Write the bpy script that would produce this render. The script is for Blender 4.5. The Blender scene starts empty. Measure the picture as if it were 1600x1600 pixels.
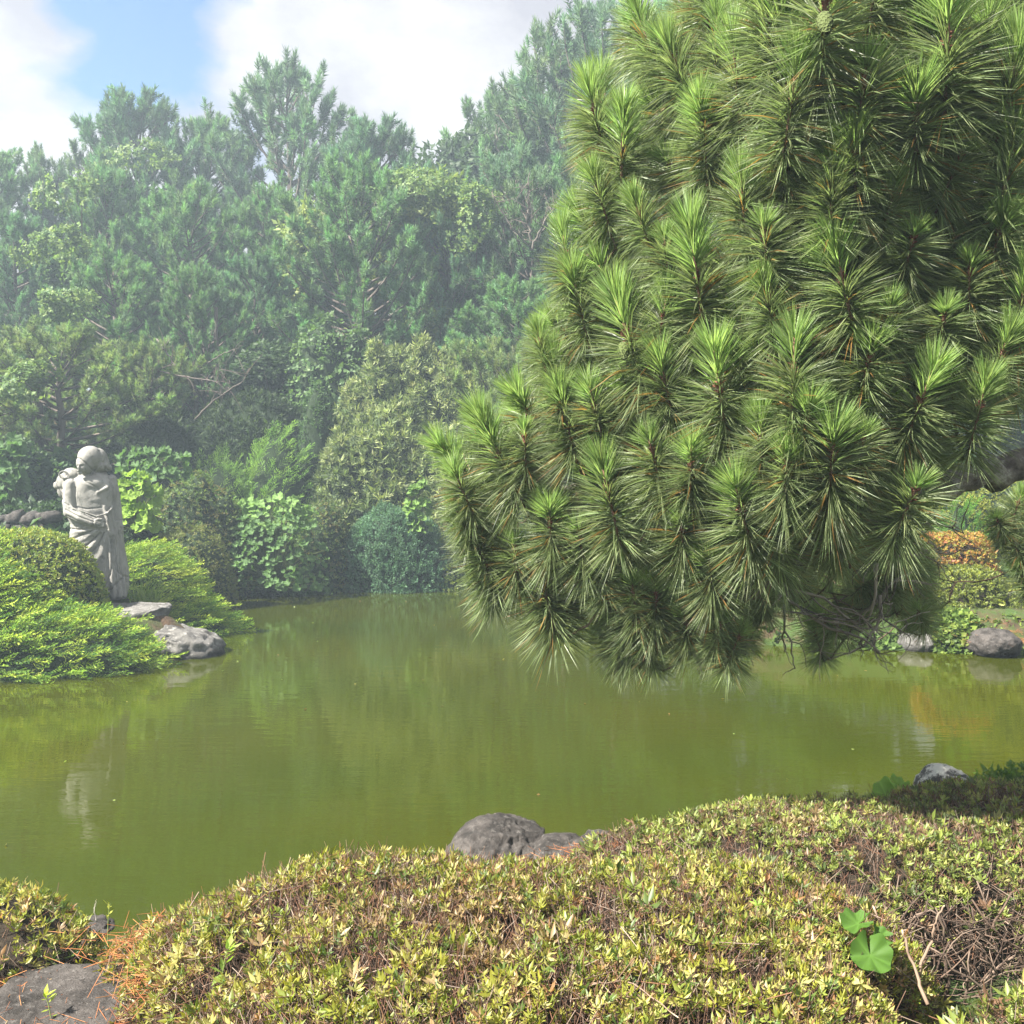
import bpy, bmesh, math, random
import numpy as np
from mathutils import Vector, Matrix
R = math.radians
rng = np.random.default_rng(7)
random.seed(7)
SC = bpy.context.scene
COL = SC.collection

# ------------------------------------------------------------------ camera, sky, sun, exposure
FPX, HORIZON, EYE = 1570.0, 750.0, 1.9          # photo pixels (1600 square)
PITCH = math.atan((800 - HORIZON) / FPX)
cd = bpy.data.cameras.new('camera'); cam = bpy.data.objects.new('camera', cd); COL.objects.link(cam)
cam.location = (0, 0, EYE); cam.rotation_euler = (R(90) - PITCH, 0, 0)
cd.sensor_width = 36; cd.lens = 36 * FPX / 1600; cd.clip_start = 0.05; cd.clip_end = 2000
SC.camera = cam
SUN_EL, SUN_AZ = 49.0, -116.0                    # degrees; azimuth from straight ahead, negative is left
w = bpy.data.worlds.new('World'); SC.world = w; w.use_nodes = True
nt = w.node_tree; nt.nodes.clear()
def N(nt, t, **k):
    n = nt.nodes.new(t)
    for a, b in k.items(): setattr(n, a, b)
    return n
def L(nt, a, b): nt.links.new(a, b)
out = N(nt, 'ShaderNodeOutputWorld')
sky = N(nt, 'ShaderNodeTexSky', sky_type='NISHITA', sun_disc=False)
sky.sun_elevation = R(SUN_EL); sky.sun_rotation = R(SUN_AZ); sky.air_density = 1.0; sky.dust_density = 1.2
bg = N(nt, 'ShaderNodeBackground'); bg.inputs[1].default_value = 0.05
sm_ = N(nt, 'ShaderNodeMixRGB', blend_type='MULTIPLY'); sm_.inputs[0].default_value = 1; sm_.inputs[2].default_value = (.55, .78, 1.0, 1)
L(nt, sky.outputs[0], sm_.inputs[1]); L(nt, sm_.outputs[0], bg.inputs[0])
cl = N(nt, 'ShaderNodeBackground')
tc = N(nt, 'ShaderNodeTexCoord')
mp = N(nt, 'ShaderNodeMapping'); mp.inputs['Location'].default_value = (1.35, 0.2, 0.1); mp.inputs['Scale'].default_value = (1, 1, 1.7)
L(nt, tc.outputs['Generated'], mp.inputs[0])
n1 = N(nt, 'ShaderNodeTexNoise'); n1.inputs['Scale'].default_value = 2.6; n1.inputs['Detail'].default_value = 9; n1.inputs['Roughness'].default_value = 0.56
n1.inputs['Distortion'].default_value = 0.25
L(nt, mp.outputs[0], n1.inputs['Vector'])
r1 = N(nt, 'ShaderNodeValToRGB'); r1.color_ramp.elements[0].position = 0.33; r1.color_ramp.elements[1].position = 0.44
L(nt, n1.outputs['Fac'], r1.inputs[0])
# a gap in the cloud deck where the photograph shows blue (high on the left)
gd = Vector(((245 - 800) / FPX, 1.0, (HORIZON - 5) / FPX)).normalized()
dp = N(nt, 'ShaderNodeVectorMath', operation='DOT_PRODUCT'); dp.inputs[1].default_value = gd
nrm = N(nt, 'ShaderNodeVectorMath', operation='NORMALIZE'); L(nt, tc.outputs['Generated'], nrm.inputs[0]); L(nt, nrm.outputs[0], dp.inputs[0])
gm = N(nt, 'ShaderNodeMapRange'); gm.inputs[1].default_value = 0.9945; gm.inputs[2].default_value = 0.9996
gm.inputs[3].default_value = 0.0; gm.inputs[4].default_value = 0.14
L(nt, dp.outputs['Value'], gm.inputs[0])
sb = N(nt, 'ShaderNodeMath', operation='SUBTRACT'); L(nt, n1.outputs['Fac'], sb.inputs[0]); L(nt, gm.outputs[0], sb.inputs[1]); L(nt, sb.outputs[0], r1.inputs[0])
n2 = N(nt, 'ShaderNodeTexNoise'); n2.inputs['Scale'].default_value = 4.2; n2.inputs['Detail'].default_value = 7; n2.inputs['Roughness'].default_value = 0.6
mp2 = N(nt, 'ShaderNodeMapping'); mp2.inputs['Location'].default_value = (3.1, 0.4, 2.2); mp2.inputs['Scale'].default_value = (1, 1, 1.6)
L(nt, tc.outputs['Generated'], mp2.inputs[0]); L(nt, mp2.outputs[0], n2.inputs['Vector'])
r2 = N(nt, 'ShaderNodeValToRGB')
r2.color_ramp.elements[0].position = 0.40; r2.color_ramp.elements[0].color = (0.66, 0.64, 0.71, 1)
r2.color_ramp.elements[1].position = 0.66; r2.color_ramp.elements[1].color = (1.25, 1.22, 1.20, 1)
L(nt, n2.outputs['Fac'], r2.inputs[0]); L(nt, r2.outputs[0], cl.inputs[0]); cl.inputs[1].default_value = 0.205
mx = N(nt, 'ShaderNodeMixShader'); L(nt, r1.outputs[0], mx.inputs[0]); L(nt, bg.outputs[0], mx.inputs[1]); L(nt, cl.outputs[0], mx.inputs[2])
L(nt, mx.outputs[0], out.inputs[0])
sd_ = bpy.data.lights.new('sun', 'SUN'); sun = bpy.data.objects.new('sun', sd_); COL.objects.link(sun)
sd_.energy = 5.0; sd_.angle = R(0.6); sd_.color = (1.0, 0.95, 0.86)
sdir = Vector((math.sin(R(SUN_AZ)) * math.cos(R(SUN_EL)), math.cos(R(SUN_AZ)) * math.cos(R(SUN_EL)), math.sin(R(SUN_EL))))
sun.rotation_euler = sdir.to_track_quat('Z', 'Y').to_euler(); sun.location = (0, 20, 30)
SC.view_settings.view_transform = 'Standard'; SC.view_settings.look = 'None'
SC.view_settings.gamma = 1; SC.view_settings.use_curve_mapping = False
SC.view_settings.exposure = 2.2
SC.cycles.use_denoising = True
SC.cycles.max_bounces = 8; SC.cycles.diffuse_bounces = 3; SC.cycles.glossy_bounces = 2; SC.cycles.transmission_bounces = 4
SC.cycles.volume_bounces = 0; SC.cycles.transparent_max_bounces = 4; SC.cycles.sample_clamp_indirect = 6
SC.cycles.caustics_reflective = False; SC.cycles.caustics_refractive = False
SC.cycles.volume_step_rate = 4

def at(px, py, D):
    """the place in the world seen at a photo pixel, D metres ahead"""
    ty = (800 - py) / FPX; c, s = math.cos(PITCH), math.sin(PITCH)
    d = (px - 800) / FPX, c + ty * s, -s + ty * c
    k = D / d[1]
    return Vector((d[0] * k, D, EYE + d[2] * k))

# ------------------------------------------------------------------ numpy helpers
def hash3(i, j, k, s):
    h = (i * 374761393 + j * 668265263 + k * 2147483647 + s * 974634777) & 0xffffffff
    h = ((h ^ (h >> 13)) * 1274126177) & 0xffffffff
    return ((h ^ (h >> 16)) & 0xffff) / 65535.0
def vnoise(P, s=0):
    P = np.asarray(P, float); I = np.floor(P).astype(np.int64); f = P - I; f = f * f * (3 - 2 * f); r = 0
    for a in (0, 1):
        for b in (0, 1):
            for c in (0, 1):
                wgt = (f[:, 0] if a else 1 - f[:, 0]) * (f[:, 1] if b else 1 - f[:, 1]) * (f[:, 2] if c else 1 - f[:, 2])
                r = r + wgt * hash3(I[:, 0] + a, I[:, 1] + b, I[:, 2] + c, s)
    return r * 2 - 1
def fbm(P, sc=1.0, o=4, s=0, g=0.5):
    r = 0; a = 1.0; P = np.asarray(P, float)
    for k in range(o): r = r + a * vnoise(P * sc + 17.3 * k, s + k); sc *= 2.03; a *= g
    return r
def nz(v): return v / np.maximum(np.linalg.norm(v, axis=-1, keepdims=True), 1e-9)
def frames(ax, roll=None):
    """rotation matrices whose third column is ax"""
    ax = nz(np.asarray(ax, float)); n = len(ax)
    up = np.tile([0., 0., 1.], (n, 1)); up[np.abs(ax[:, 2]) > 0.95] = [0, 1, 0]
    x = nz(np.cross(up, ax)); y = np.cross(ax, x)
    if roll is None: roll = rng.uniform(0, 2 * np.pi, n)
    c, s = np.cos(roll)[:, None], np.sin(roll)[:, None]
    return np.stack([x * c + y * s, -x * s + y * c, ax], axis=2)
def scatter(tmp, M, T, S, C):
    """copies of a template (V, F, tint) joined into one array set"""
    V, F, c = tmp; n = len(T); S = np.asarray(S, float).reshape(-1, 1, 1) if np.ndim(S) else S
    W = np.einsum('nij,vj->nvi', M, V) * S + np.asarray(T)[:, None, :]
    FF = F[None] + (np.arange(n) * len(V))[:, None, None]
    CC = np.asarray(C)[:, None, :] * c[None]
    return W.reshape(-1, 3), FF.reshape(-1, 3), CC.reshape(-1, 3)
def join(parts):
    parts = [p for p in parts if len(p[0])]
    o = 0; V = []; F = []; C = []
    for v, f, c in parts: V.append(v); F.append(f + o); C.append(c); o += len(v)
    return np.concatenate(V), np.concatenate(F), np.concatenate(C)
def mixed(tmps, M, T, S, C):
    n = len(T); pick = rng.integers(0, len(tmps), n); S = np.broadcast_to(S, (n,)); res = []
    for k, t in enumerate(tmps):
        m = pick == k
        if m.any(): res.append(scatter(t, M[m], np.asarray(T)[m], S[m], np.asarray(C)[m]))
    return join(res)
def make_mesh(name, V, F, C=None, mats=(), mi=None, smooth=False):
    me = bpy.data.meshes.new(name); V = np.asarray(V, np.float32); F = np.asarray(F, np.int32)
    me.vertices.add(len(V)); me.vertices.foreach_set('co', V.ravel())
    me.loops.add(F.size); me.loops.foreach_set('vertex_index', F.ravel())
    me.polygons.add(len(F)); me.polygons.foreach_set('loop_start', np.arange(0, F.size, 3, dtype=np.int32))
    for m in mats: me.materials.append(m)
    if mi is not None: me.polygons.foreach_set('material_index', np.asarray(mi, np.int32))
    if smooth: me.polygons.foreach_set('use_smooth', np.ones(len(F), bool))
    me.update(calc_edges=True)
    if C is not None:
        a = me.color_attributes.new('tone', 'FLOAT_COLOR', 'POINT')
        a.data.foreach_set('color', np.concatenate([C, np.ones((len(C), 1))], 1).astype(np.float32).ravel())
    return me
def link(name, me, parent=None, loc=None, kind=None):
    o = bpy.data.objects.new(name, me); COL.objects.link(o)
    if parent is not None: o.parent = parent
    if loc is not None: o.location = loc
    if kind: o['kind'] = kind
    return o
def tag(o, label=None, cat=None, group=None, kind=None):
    if label: o['label'] = label
    if cat: o['category'] = cat
    if group: o['group'] = group
    if kind: o['kind'] = kind
    return o
def thing(name, label, cat, loc=(0, 0, 0), rotz=0, group=None):
    o = bpy.data.objects.new(name, None); COL.objects.link(o); o.location = loc; o.rotation_euler = (0, 0, rotz)
    o.empty_display_size = 0.1
    return tag(o, label, cat, group)
def copy_tree(o, parent=None):
    c = o.copy(); COL.objects.link(c)
    if parent is not None: c.parent = parent
    for ch in KIDS.get(o, ()): copy_tree(ch, c)
    return c
KIDS = {}
def tube(P, rad, sides=5, col=(1, 1, 1), cap=True):
    P = np.asarray(P, float); n = len(P); rad = np.broadcast_to(rad, (n,))
    T = nz(np.gradient(P, axis=0)); ref = np.array([0.31, 0.17, 0.93])
    X = nz(np.cross(T, ref)); Y = np.cross(T, X)
    a = np.arange(sides) * 2 * np.pi / sides
    V = (P[:, None] + rad[:, None, None] * (X[:, None] * np.cos(a)[None, :, None] + Y[:, None] * np.sin(a)[None, :, None])).reshape(-1, 3)
    F = []
    for i in range(n - 1):
        for j in range(sides):
            p, q = i * sides + j, i * sides + (j + 1) % sides
            F += [(p, q, q + sides), (p, q + sides, p + sides)]
    if cap:
        for j in range(1, sides - 1): F.append((0, j + 1, j)); b = (n - 1) * sides; F.append((b, b + j, b + j + 1))
    return V, np.array(F), np.tile(np.asarray(col, float), (len(V), 1))
def sticks(A, B, ra, rb, C):
    """many straight three-sided twigs from A to B"""
    A = np.asarray(A, float); B = np.asarray(B, float); M = frames(B - A); n = len(A)
    a = np.arange(3) * 2 * np.pi / 3
    o = M[:, :, 0][:, None] * np.cos(a)[None, :, None] + M[:, :, 1][:, None] * np.sin(a)[None, :, None]
    V = np.concatenate([A[:, None] + o * np.broadcast_to(ra, (n,))[:, None, None], B[:, None] + o * np.broadcast_to(rb, (n,))[:, None, None]], 1)
    f = np.array([(0, 1, 4), (0, 4, 3), (1, 2, 5), (1, 5, 4), (2, 0, 3), (2, 3, 5)])
    F = f[None] + (np.arange(n) * 6)[:, None, None]
    return V.reshape(-1, 3), F.reshape(-1, 3), np.repeat(C, 6, axis=0)
def bez(a, b, c, n=8):
    t = np.linspace(0, 1, n)[:, None]
    return (1 - t) ** 2 * np.asarray(a, float) + 2 * t * (1 - t) * np.asarray(b, float) + t ** 2 * np.asarray(c, float)
def tint(n, base, var=0.25, hue=0.12):
    b = np.asarray(base, float)[None] * rng.uniform(1 - var, 1 + var, (n, 1))
    return np.clip(b * rng.uniform(1 - hue, 1 + hue, (n, 3)), 0.002, 0.9)
def palette(n, cols, wts, var=0.2):
    wts = np.asarray(wts, float); k = rng.choice(len(cols), n, p=wts / wts.sum())
    return tint(n, (1, 1, 1), var, 0.08) * np.asarray(cols, float)[k]
def sample_surface(V, F, n, keep=None):
    A, B, Cc = V[F[:, 0]], V[F[:, 1]], V[F[:, 2]]
    cr = np.cross(B - A, Cc - A); ar = np.linalg.norm(cr, axis=1)
    if keep is not None: ar = ar * keep((A + B + Cc) / 3, nz(cr))
    k = rng.choice(len(F), n, p=ar / ar.sum()); u, v = rng.random(n), rng.random(n); m = u + v > 1; u[m] = 1 - u[m]; v[m] = 1 - v[m]
    return A[k] + (B - A)[k] * u[:, None] + (Cc - A)[k] * v[:, None], nz(cr)[k]

# ------------------------------------------------------------------ materials
def leaf_mat(name, trans=0.35, rough=0.45, spec=0.4, tcol=(1.25, 1.35, 0.7)):
    m = bpy.data.materials.new(name); m.use_nodes = True; t = m.node_tree; t.nodes.clear()
    o = N(t, 'ShaderNodeOutputMaterial'); a = N(t, 'ShaderNodeAttribute', attribute_name='tone')
    p = N(t, 'ShaderNodeBsdfPrincipled'); p.inputs['Roughness'].default_value = rough; p.inputs['Specular IOR Level'].default_value = spec
    L(t, a.outputs['Color'], p.inputs['Base Color'])
    tr = N(t, 'ShaderNodeBsdfTranslucent'); mu = N(t, 'ShaderNodeMixRGB', blend_type='MULTIPLY'); mu.inputs[0].default_value = 1
    mu.inputs[2].default_value = (*tcol, 1); L(t, a.outputs['Color'], mu.inputs[1]); L(t, mu.outputs[0], tr.inputs[0])
    x = N(t, 'ShaderNodeMixShader'); x.inputs[0].default_value = trans
    L(t, p.outputs[0], x.inputs[1]); L(t, tr.outputs[0], x.inputs[2]); L(t, x.outputs[0], o.inputs[0])
    return m
def rough_mat(name, c1, c2, scale=8, detail=8, rough=0.9, bump=0.4, bscale=None, c3=None, s3=3, p3=(0.55, 0.66), attr=False, stretch=(1, 1, 1), dist=0.02, wet=False):
    m = bpy.data.materials.new(name); m.use_nodes = True; t = m.node_tree
    p = t.nodes['Principled BSDF']; p.inputs['Roughness'].default_value = rough; p.inputs['Specular IOR Level'].default_value = 0.25
    tcd = N(t, 'ShaderNodeTexCoord'); mpp = N(t, 'ShaderNodeMapping'); mpp.inputs['Scale'].default_value = stretch
    L(t, tcd.outputs['Object'], mpp.inputs[0])
    n = N(t, 'ShaderNodeTexNoise'); n.inputs['Scale'].default_value = scale; n.inputs['Detail'].default_value = detail; n.inputs['Roughness'].default_value = 0.65
    L(t, mpp.outputs[0], n.inputs['Vector'])
    r = N(t, 'ShaderNodeValToRGB'); e = r.color_ramp.elements; e[0].position = 0.35; e[1].position = 0.65; e[0].color = (*c1, 1); e[1].color = (*c2, 1)
    L(t, n.outputs['Fac'], r.inputs[0]); last = r.outputs[0]
    if c3:
        n3 = N(t, 'ShaderNodeTexNoise'); n3.inputs['Scale'].default_value = s3; n3.inputs['Detail'].default_value = 10; n3.inputs['Roughness'].default_value = 0.7
        L(t, mpp.outputs[0], n3.inputs['Vector'])
        r3 = N(t, 'ShaderNodeValToRGB'); r3.color_ramp.elements[0].position, r3.color_ramp.elements[1].position = p3; L(t, n3.outputs['Fac'], r3.inputs[0])
        mm = N(t, 'ShaderNodeMixRGB'); L(t, r3.outputs[0], mm.inputs[0]); L(t, last, mm.inputs[1]); mm.inputs[2].default_value = (*c3, 1); last = mm.outputs[0]
    if attr:
        a = N(t, 'ShaderNodeAttribute', attribute_name='tone'); mm = N(t, 'ShaderNodeMixRGB', blend_type='MULTIPLY'); mm.inputs[0].default_value = 1
        L(t, last, mm.inputs[1]); L(t, a.outputs['Color'], mm.inputs[2]); last = mm.outputs[0]
    if wet:
        ge = N(t, 'ShaderNodeNewGeometry'); sx = N(t, 'ShaderNodeSeparateXYZ'); L(t, ge.outputs['Position'], sx.inputs[0]); ad = N(t, 'ShaderNodeMath', operation='MULTIPLY_ADD'); L(t, n.outputs['Fac'], ad.inputs[0]); ad.inputs[1].default_value = -.10; L(t, sx.outputs['Z'], ad.inputs[2])
        wr_ = N(t, 'ShaderNodeMapRange'); L(t, ad.outputs[0], wr_.inputs[0]); wr_.inputs[1].default_value = -.01; wr_.inputs[2].default_value = .04; wr_.inputs[3].default_value = .35; wr_.inputs[4].default_value = 1
        mw_ = N(t, 'ShaderNodeMixRGB', blend_type='MULTIPLY'); mw_.inputs[0].default_value = 1; L(t, last, mw_.inputs[1]); L(t, wr_.outputs[0], mw_.inputs[2]); last = mw_.outputs[0]
    L(t, last, p.inputs['Base Color'])
    nb = N(t, 'ShaderNodeTexNoise'); nb.inputs['Scale'].default_value = bscale or scale * 3; nb.inputs['Detail'].default_value = 8; nb.inputs['Roughness'].default_value = 0.7
    L(t, mpp.outputs[0], nb.inputs['Vector'])
    b = N(t, 'ShaderNodeBump'); b.inputs['Strength'].default_value = bump; b.inputs['Distance'].default_value = dist
    L(t, nb.outputs['Fac'], b.inputs['Height']); L(t, b.outputs[0], p.inputs['Normal'])
    return m
M_NEEDLE = leaf_mat('pine_needle', 0.48, 0.46, 0.6, (1.12, 1.2, 0.8))
M_FARNEEDLE = leaf_mat('far_needle', 0.36, 0.55, 0.3, (1.2, 1.3, 0.7))
M_LEAF = leaf_mat('leaf', 0.36, 0.55, 0.25)
M_ROUND = leaf_mat('broad_leaf', 0.38, 0.62, 0.22)
M_AZALEA = leaf_mat('azalea_leaf', 0.34, 0.45, 0.4, (1.35, 1.3, 0.6))
M_JUNIPER = leaf_mat('juniper_scale_leaf', 0.35, 0.6, 0.25, (1.25, 1.3, 0.6))
M_TWIG = leaf_mat('twig', 0.0, 0.85, 0.2)
M_BARK = rough_mat('pine_bark', (0.045, 0.036, 0.030), (0.22, 0.195, 0.175), 14, 8, 0.95, 0.9, 30, (0.34, 0.335, 0.31), 14, (0.53, 0.66), dist=0.01)
M_FARBARK = rough_mat('old_bark', (0.05, 0.042, 0.036), (0.16, 0.13, 0.11), 5, 6, 0.95, 0.6, stretch=(1, 1, 0.25))
M_STATUE = rough_mat('carved_granite', (0.20, 0.192, 0.175), (0.29, 0.279, 0.256), 6, 9, 0.85, 0.45, 55, (0.13, 0.128, 0.116), 16, (0.54, 0.68), dist=0.008, stretch=(1, 1, .4))
M_ROCK = rough_mat('basalt', (0.065, 0.06, 0.056), (0.19, 0.182, 0.17), 5, 10, 0.95, 1.0, 22, (0.30, 0.29, 0.27), 16, (0.54, 0.66), dist=0.03, wet=True)
M_DARKROCK = rough_mat('dark_basalt', (0.018, 0.016, 0.014), (0.095, 0.084, 0.077), 9, 10, 0.95, 1.0, 45, (0.15, 0.138, 0.127), 40, (0.55, 0.68), dist=0.02, wet=True)
M_LICHEN = rough_mat('lichened_basalt', (0.05, 0.048, 0.045), (0.15, 0.145, 0.14), 12, 10, 0.95, 1.0, 40, (0.58, 0.57, 0.52), 6, (0.44, 0.50), dist=0.02)
M_SOIL = rough_mat('soil', (0.035, 0.024, 0.015), (0.12, 0.075, 0.045), 6, 10, 1.0, 1.0, 30, (0.05, 0.085, 0.02), 1.3, (0.40, 0.52), dist=0.03)
M_CORE = rough_mat('dark_brown_core', (0.018, 0.014, 0.009), (0.06, 0.045, 0.03), 40, 6, 1.0, 1.0, 90, dist=0.02)  # dark brown for the solid filler core inside hedges and azaleas
M_GREENCORE = rough_mat('dark_green_core', (0.010, 0.018, 0.008), (0.03, 0.05, 0.02), 18, 6, 1.0, 1.0, 50, dist=0.03)  # dark green for the solid filler core inside shrubs and junipers

# ------------------------------------------------------------------ leaf and twig templates (growth along +z)
def leaf4(Ln, W, fold=0.25, curl=0.15, tip=(1, 1, 1)):
    V = np.array([(0, 0, 0), (-W / 2, W * fold, Ln * .45), (0, 0, Ln * .45), (W / 2, W * fold, Ln * .45), (0, Ln * curl, Ln)], float)
    return V, np.array([(0, 1, 2), (0, 2, 3), (1, 4, 2), (2, 4, 3)]), np.array([(0.8,) * 3, (1, 1, 1), (1.06,) * 3, (1, 1, 1), tip], float)
def leaf2(Ln, W, fold=0.3):
    V = np.array([(0, 0, 0), (-W / 2, W * fold, Ln * .5), (W / 2, W * fold, Ln * .5), (0, 0, Ln)], float)
    return V, np.array([(0, 1, 3), (0, 3, 2)]), np.ones((4, 3))
def whorl(n, lf, tilt, spread=0.0, seed=0, tintv=0.15):
    r = np.random.default_rng(seed); ps = []
    for i in range(n):
        a = i * 2.4 + r.uniform(-.3, .3); t = R(r.uniform(*tilt)); d = np.array([[math.sin(t) * math.cos(a), math.sin(t) * math.sin(a), math.cos(t)]])
        # the leaf's upper face looks along the growth axis
        up = np.array([0, 0, 1.0]); x = nz(np.cross(d[0], up)); y = np.cross(d[0], x); M = np.stack([x, y, d[0]], 1)[None]
        ps.append(scatter(lf, M, [[0, 0, -spread * i / n]], r.uniform(.75, 1.15), [[r.uniform(1 - tintv, 1 + tintv)] * 3]))
    return join(ps)
AZALEA = [whorl(7, leaf4(0.022, 0.0068, .2, -.12, (1.12, 1.02, .8)), (28, 82), 0.010, s) for s in range(5)]
AZALEA_LIGHT = [whorl(7, leaf2(0.022, 0.0072, .25), (28, 82), 0.010, s + 20) for s in range(5)]
AZALEA_FAR = [whorl(5, leaf2(0.045, 0.020), (20, 80), 0.02, s) for s in range(4)]
BROAD = [whorl(6, leaf4(0.13, 0.065, .2, -.15), (35, 95), 0.10, s) for s in range(4)]
LANCE = [whorl(8, leaf2(0.15, 0.040), (15, 75), 0.08, s) for s in range(4)]
BOXY = [whorl(9, leaf2(0.034, 0.016), (15, 80), 0.08, s) for s in range(4)]
IVY = [whorl(4, leaf2(0.085, 0.075, .2), (40, 100), 0.06, s) for s in range(4)]
def needle_ribbons(origins, dirs, Ln, W, droop, cols, segs=2):
    """curved flat needles as ribbons that taper to a point"""
    n = len(origins); M = frames(dirs); x = M[:, :, 0]; Ln = np.broadcast_to(Ln, (n,))[:, None]
    dn = np.array([0, 0, -1.0])[None]; pts = [origins]
    mid = origins + dirs * Ln * .5 + dn * Ln * droop * .25; end = origins + dirs * Ln + dn * Ln * droop
    V = np.stack([origins - x * W * .4, origins + x * W * .4, mid - x * W * .5, mid + x * W * .5, end], 1)
    f = np.array([(0, 1, 3), (0, 3, 2), (2, 3, 4)]); F = f[None] + (np.arange(n) * 5)[:, None, None]
    return V.reshape(-1, 3), F.reshape(-1, 3), np.repeat(cols, 5, axis=0)
def far_brush(seed, Ln=0.28, n=60, nl=0.15, W=0.024):
    r = np.random.default_rng(seed); t = r.random(n) ** 0.8; o = np.stack([r.normal(0, .01, n), r.normal(0, .01, n), t * Ln], 1)
    a = r.uniform(0, 2 * np.pi, n); th = np.radians(78 - 46 * t + r.uniform(-16, 16, n)); th[t > .85] *= .6
    d = np.stack([np.sin(th) * np.cos(a), np.sin(th) * np.sin(a), np.cos(th)], 1)
    x = nz(np.cross(d, r.normal(0, 1, (n, 3)))); l = (nl * r.uniform(.8, 1.15, n))[:, None]
    V = np.stack([o - x * W / 2, o + x * W / 2, o + d * l], 1).reshape(-1, 3)
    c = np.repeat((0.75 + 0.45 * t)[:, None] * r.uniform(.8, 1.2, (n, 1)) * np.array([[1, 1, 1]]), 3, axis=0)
    return V, np.arange(n * 3).reshape(-1, 3), c
BRUSH = [far_brush(s) for s in range(5)]
def juniper_spray(seed):
    r = np.random.default_rng(seed); ps = []; A = []; B = []; Cc = []
    def tuftline(p0, d, ln, k, wd, tone):
        o = []; dd = []; cc = []
        for i in range(k):
            t = (i + .5) / k; o.append(p0 + d * ln * t); q = r.normal(0, 1, 3); q -= d * q.dot(d); q /= np.linalg.norm(q)
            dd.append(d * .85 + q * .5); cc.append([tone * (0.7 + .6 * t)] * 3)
        o, dd, cc = map(np.array, (o, dd, cc)); dd = nz(dd); x = nz(np.cross(dd, r.normal(0, 1, (k, 3)))); l = .026
        V = np.stack([o - x * wd, o + x * wd, o + dd * l], 1).reshape(-1, 3)
        ps.append((V, np.arange(k * 3).reshape(-1, 3), np.repeat(cc, 3, 0)))
    ax = np.array([0, 0, 1.0]); tuftline(np.zeros(3), ax, .38, 14, .0050, 1.0)
    for i in range(11):
        t = (i + .5) / 11; sgn = 1 if i % 2 else -1
        d = nz(np.array([sgn * r.uniform(.4, .7), r.normal(0, .22), 1.0])); ln = .13 * (1.15 - t * .6) * r.uniform(.8, 1.2)
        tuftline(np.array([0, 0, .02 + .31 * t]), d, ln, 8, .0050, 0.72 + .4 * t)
    return join(ps)
JUNIPER = [juniper_spray(s) for s in range(4)]

# ------------------------------------------------------------------ terrain and water
POND = np.array([(-14, 8.6), (-8, 9.0), (-4.9, 9.35), (-3.95, 9.9), (-3.25, 11.0), (-3.9, 12.1), (-4.35, 13.6), (-4.6, 15.0), (-5.2, 16.8), (-4.6, 17.7), (-2.5, 17.75), (-0.6, 17.7),
                 (0.6, 16.0), (1.7, 13.2), (2.8, 11.55), (4.6, 11.1), (7.0, 10.6), (12, 10.4), (14, 8.5), (11, 7.2), (5.5, 7.0), (3.2, 6.0), (2.0, 5.1), (1.0, 4.4), (0, 3.95), (-.6, 3.6), (-1.4, 3.38), (-4, 3.3), (-9, 3.5), (-14, 4.0)])
def pond_sd(X, Y):
    """signed distance to the shoreline, positive on land"""
    P = np.stack([X, Y], -1); d = np.full(X.shape, 1e9); ins = np.zeros(X.shape, bool)
    for i in range(len(POND)):
        a, b = POND[i], POND[(i + 1) % len(POND)]; e = b - a; q = P - a
        t = np.clip((q @ e) / (e @ e), 0, 1); d = np.minimum(d, np.linalg.norm(q - t[..., None] * e, axis=-1))
        c = ((a[1] > Y) != (b[1] > Y)) & (X < (b[0] - a[0]) * (Y - a[1]) / (b[1] - a[1] + 1e-12) + a[0]); ins ^= c
    return np.where(ins, -d, d)
def ss(a, b, x): t = np.clip((x - a) / (b - a), 0, 1); return t * t * (3 - 2 * t)
def ground(X, Y):
    X = np.asarray(X, float); Y = np.asarray(Y, float); s = pond_sd(X, Y)
    far = ss(9.5, 13, Y)
    land = 0.05 + 0.37 * ss(0, 0.5, s)
    up = far * np.where(X > 1.5, 0.30, 0.36) * np.clip(s - 0.9, 0, None)
    up = 6.2 * (1 - np.exp(-up / 6.2))
    pen = 0.10 * ss(0.2, 1.2, s) * ss(11.45, 11.8, Y) * (X < -2)
    z = np.where(s > 0, land + up + pen, np.maximum(-0.9, s * 1.3 + 0.05))
    P = np.stack([X, Y, np.zeros_like(X)], -1).reshape(-1, 3)
    return z + (fbm(P, 0.9, 4, 5).reshape(X.shape)) * 0.05 * ss(0.2, 1.5, s) * (1 + 3 * far)
def gz(x, y): return float(ground(np.array([x]), np.array([y]))[0])
gx = np.concatenate([-np.geomspace(260, 12.5, 24), np.linspace(-12, 12, 150), np.geomspace(12.5, 260, 24)])
gy = np.concatenate([-np.geomspace(120, 1.2, 14), np.linspace(-1, 24, 170), np.geomspace(24.6, 420, 34)])
GX, GY = np.meshgrid(gx, gy); GZ = ground(GX, GY); nxg, nyg = len(gx), len(gy)
ii = (np.arange(nyg - 1)[:, None] * nxg + np.arange(nxg - 1)[None]).ravel()
GF = np.concatenate([np.stack([ii, ii + 1, ii + nxg + 1], 1), np.stack([ii, ii + nxg + 1, ii + nxg], 1)])
GV = np.stack([GX.ravel(), GY.ravel(), GZ.ravel()], 1)
g = link('ground', make_mesh('ground', GV, GF, None, [M_SOIL], smooth=True)); g['kind'] = 'structure'
mw = bpy.data.materials.new('pond_water'); mw.use_nodes = True; t = mw.node_tree; p = t.nodes['Principled BSDF']
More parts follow.
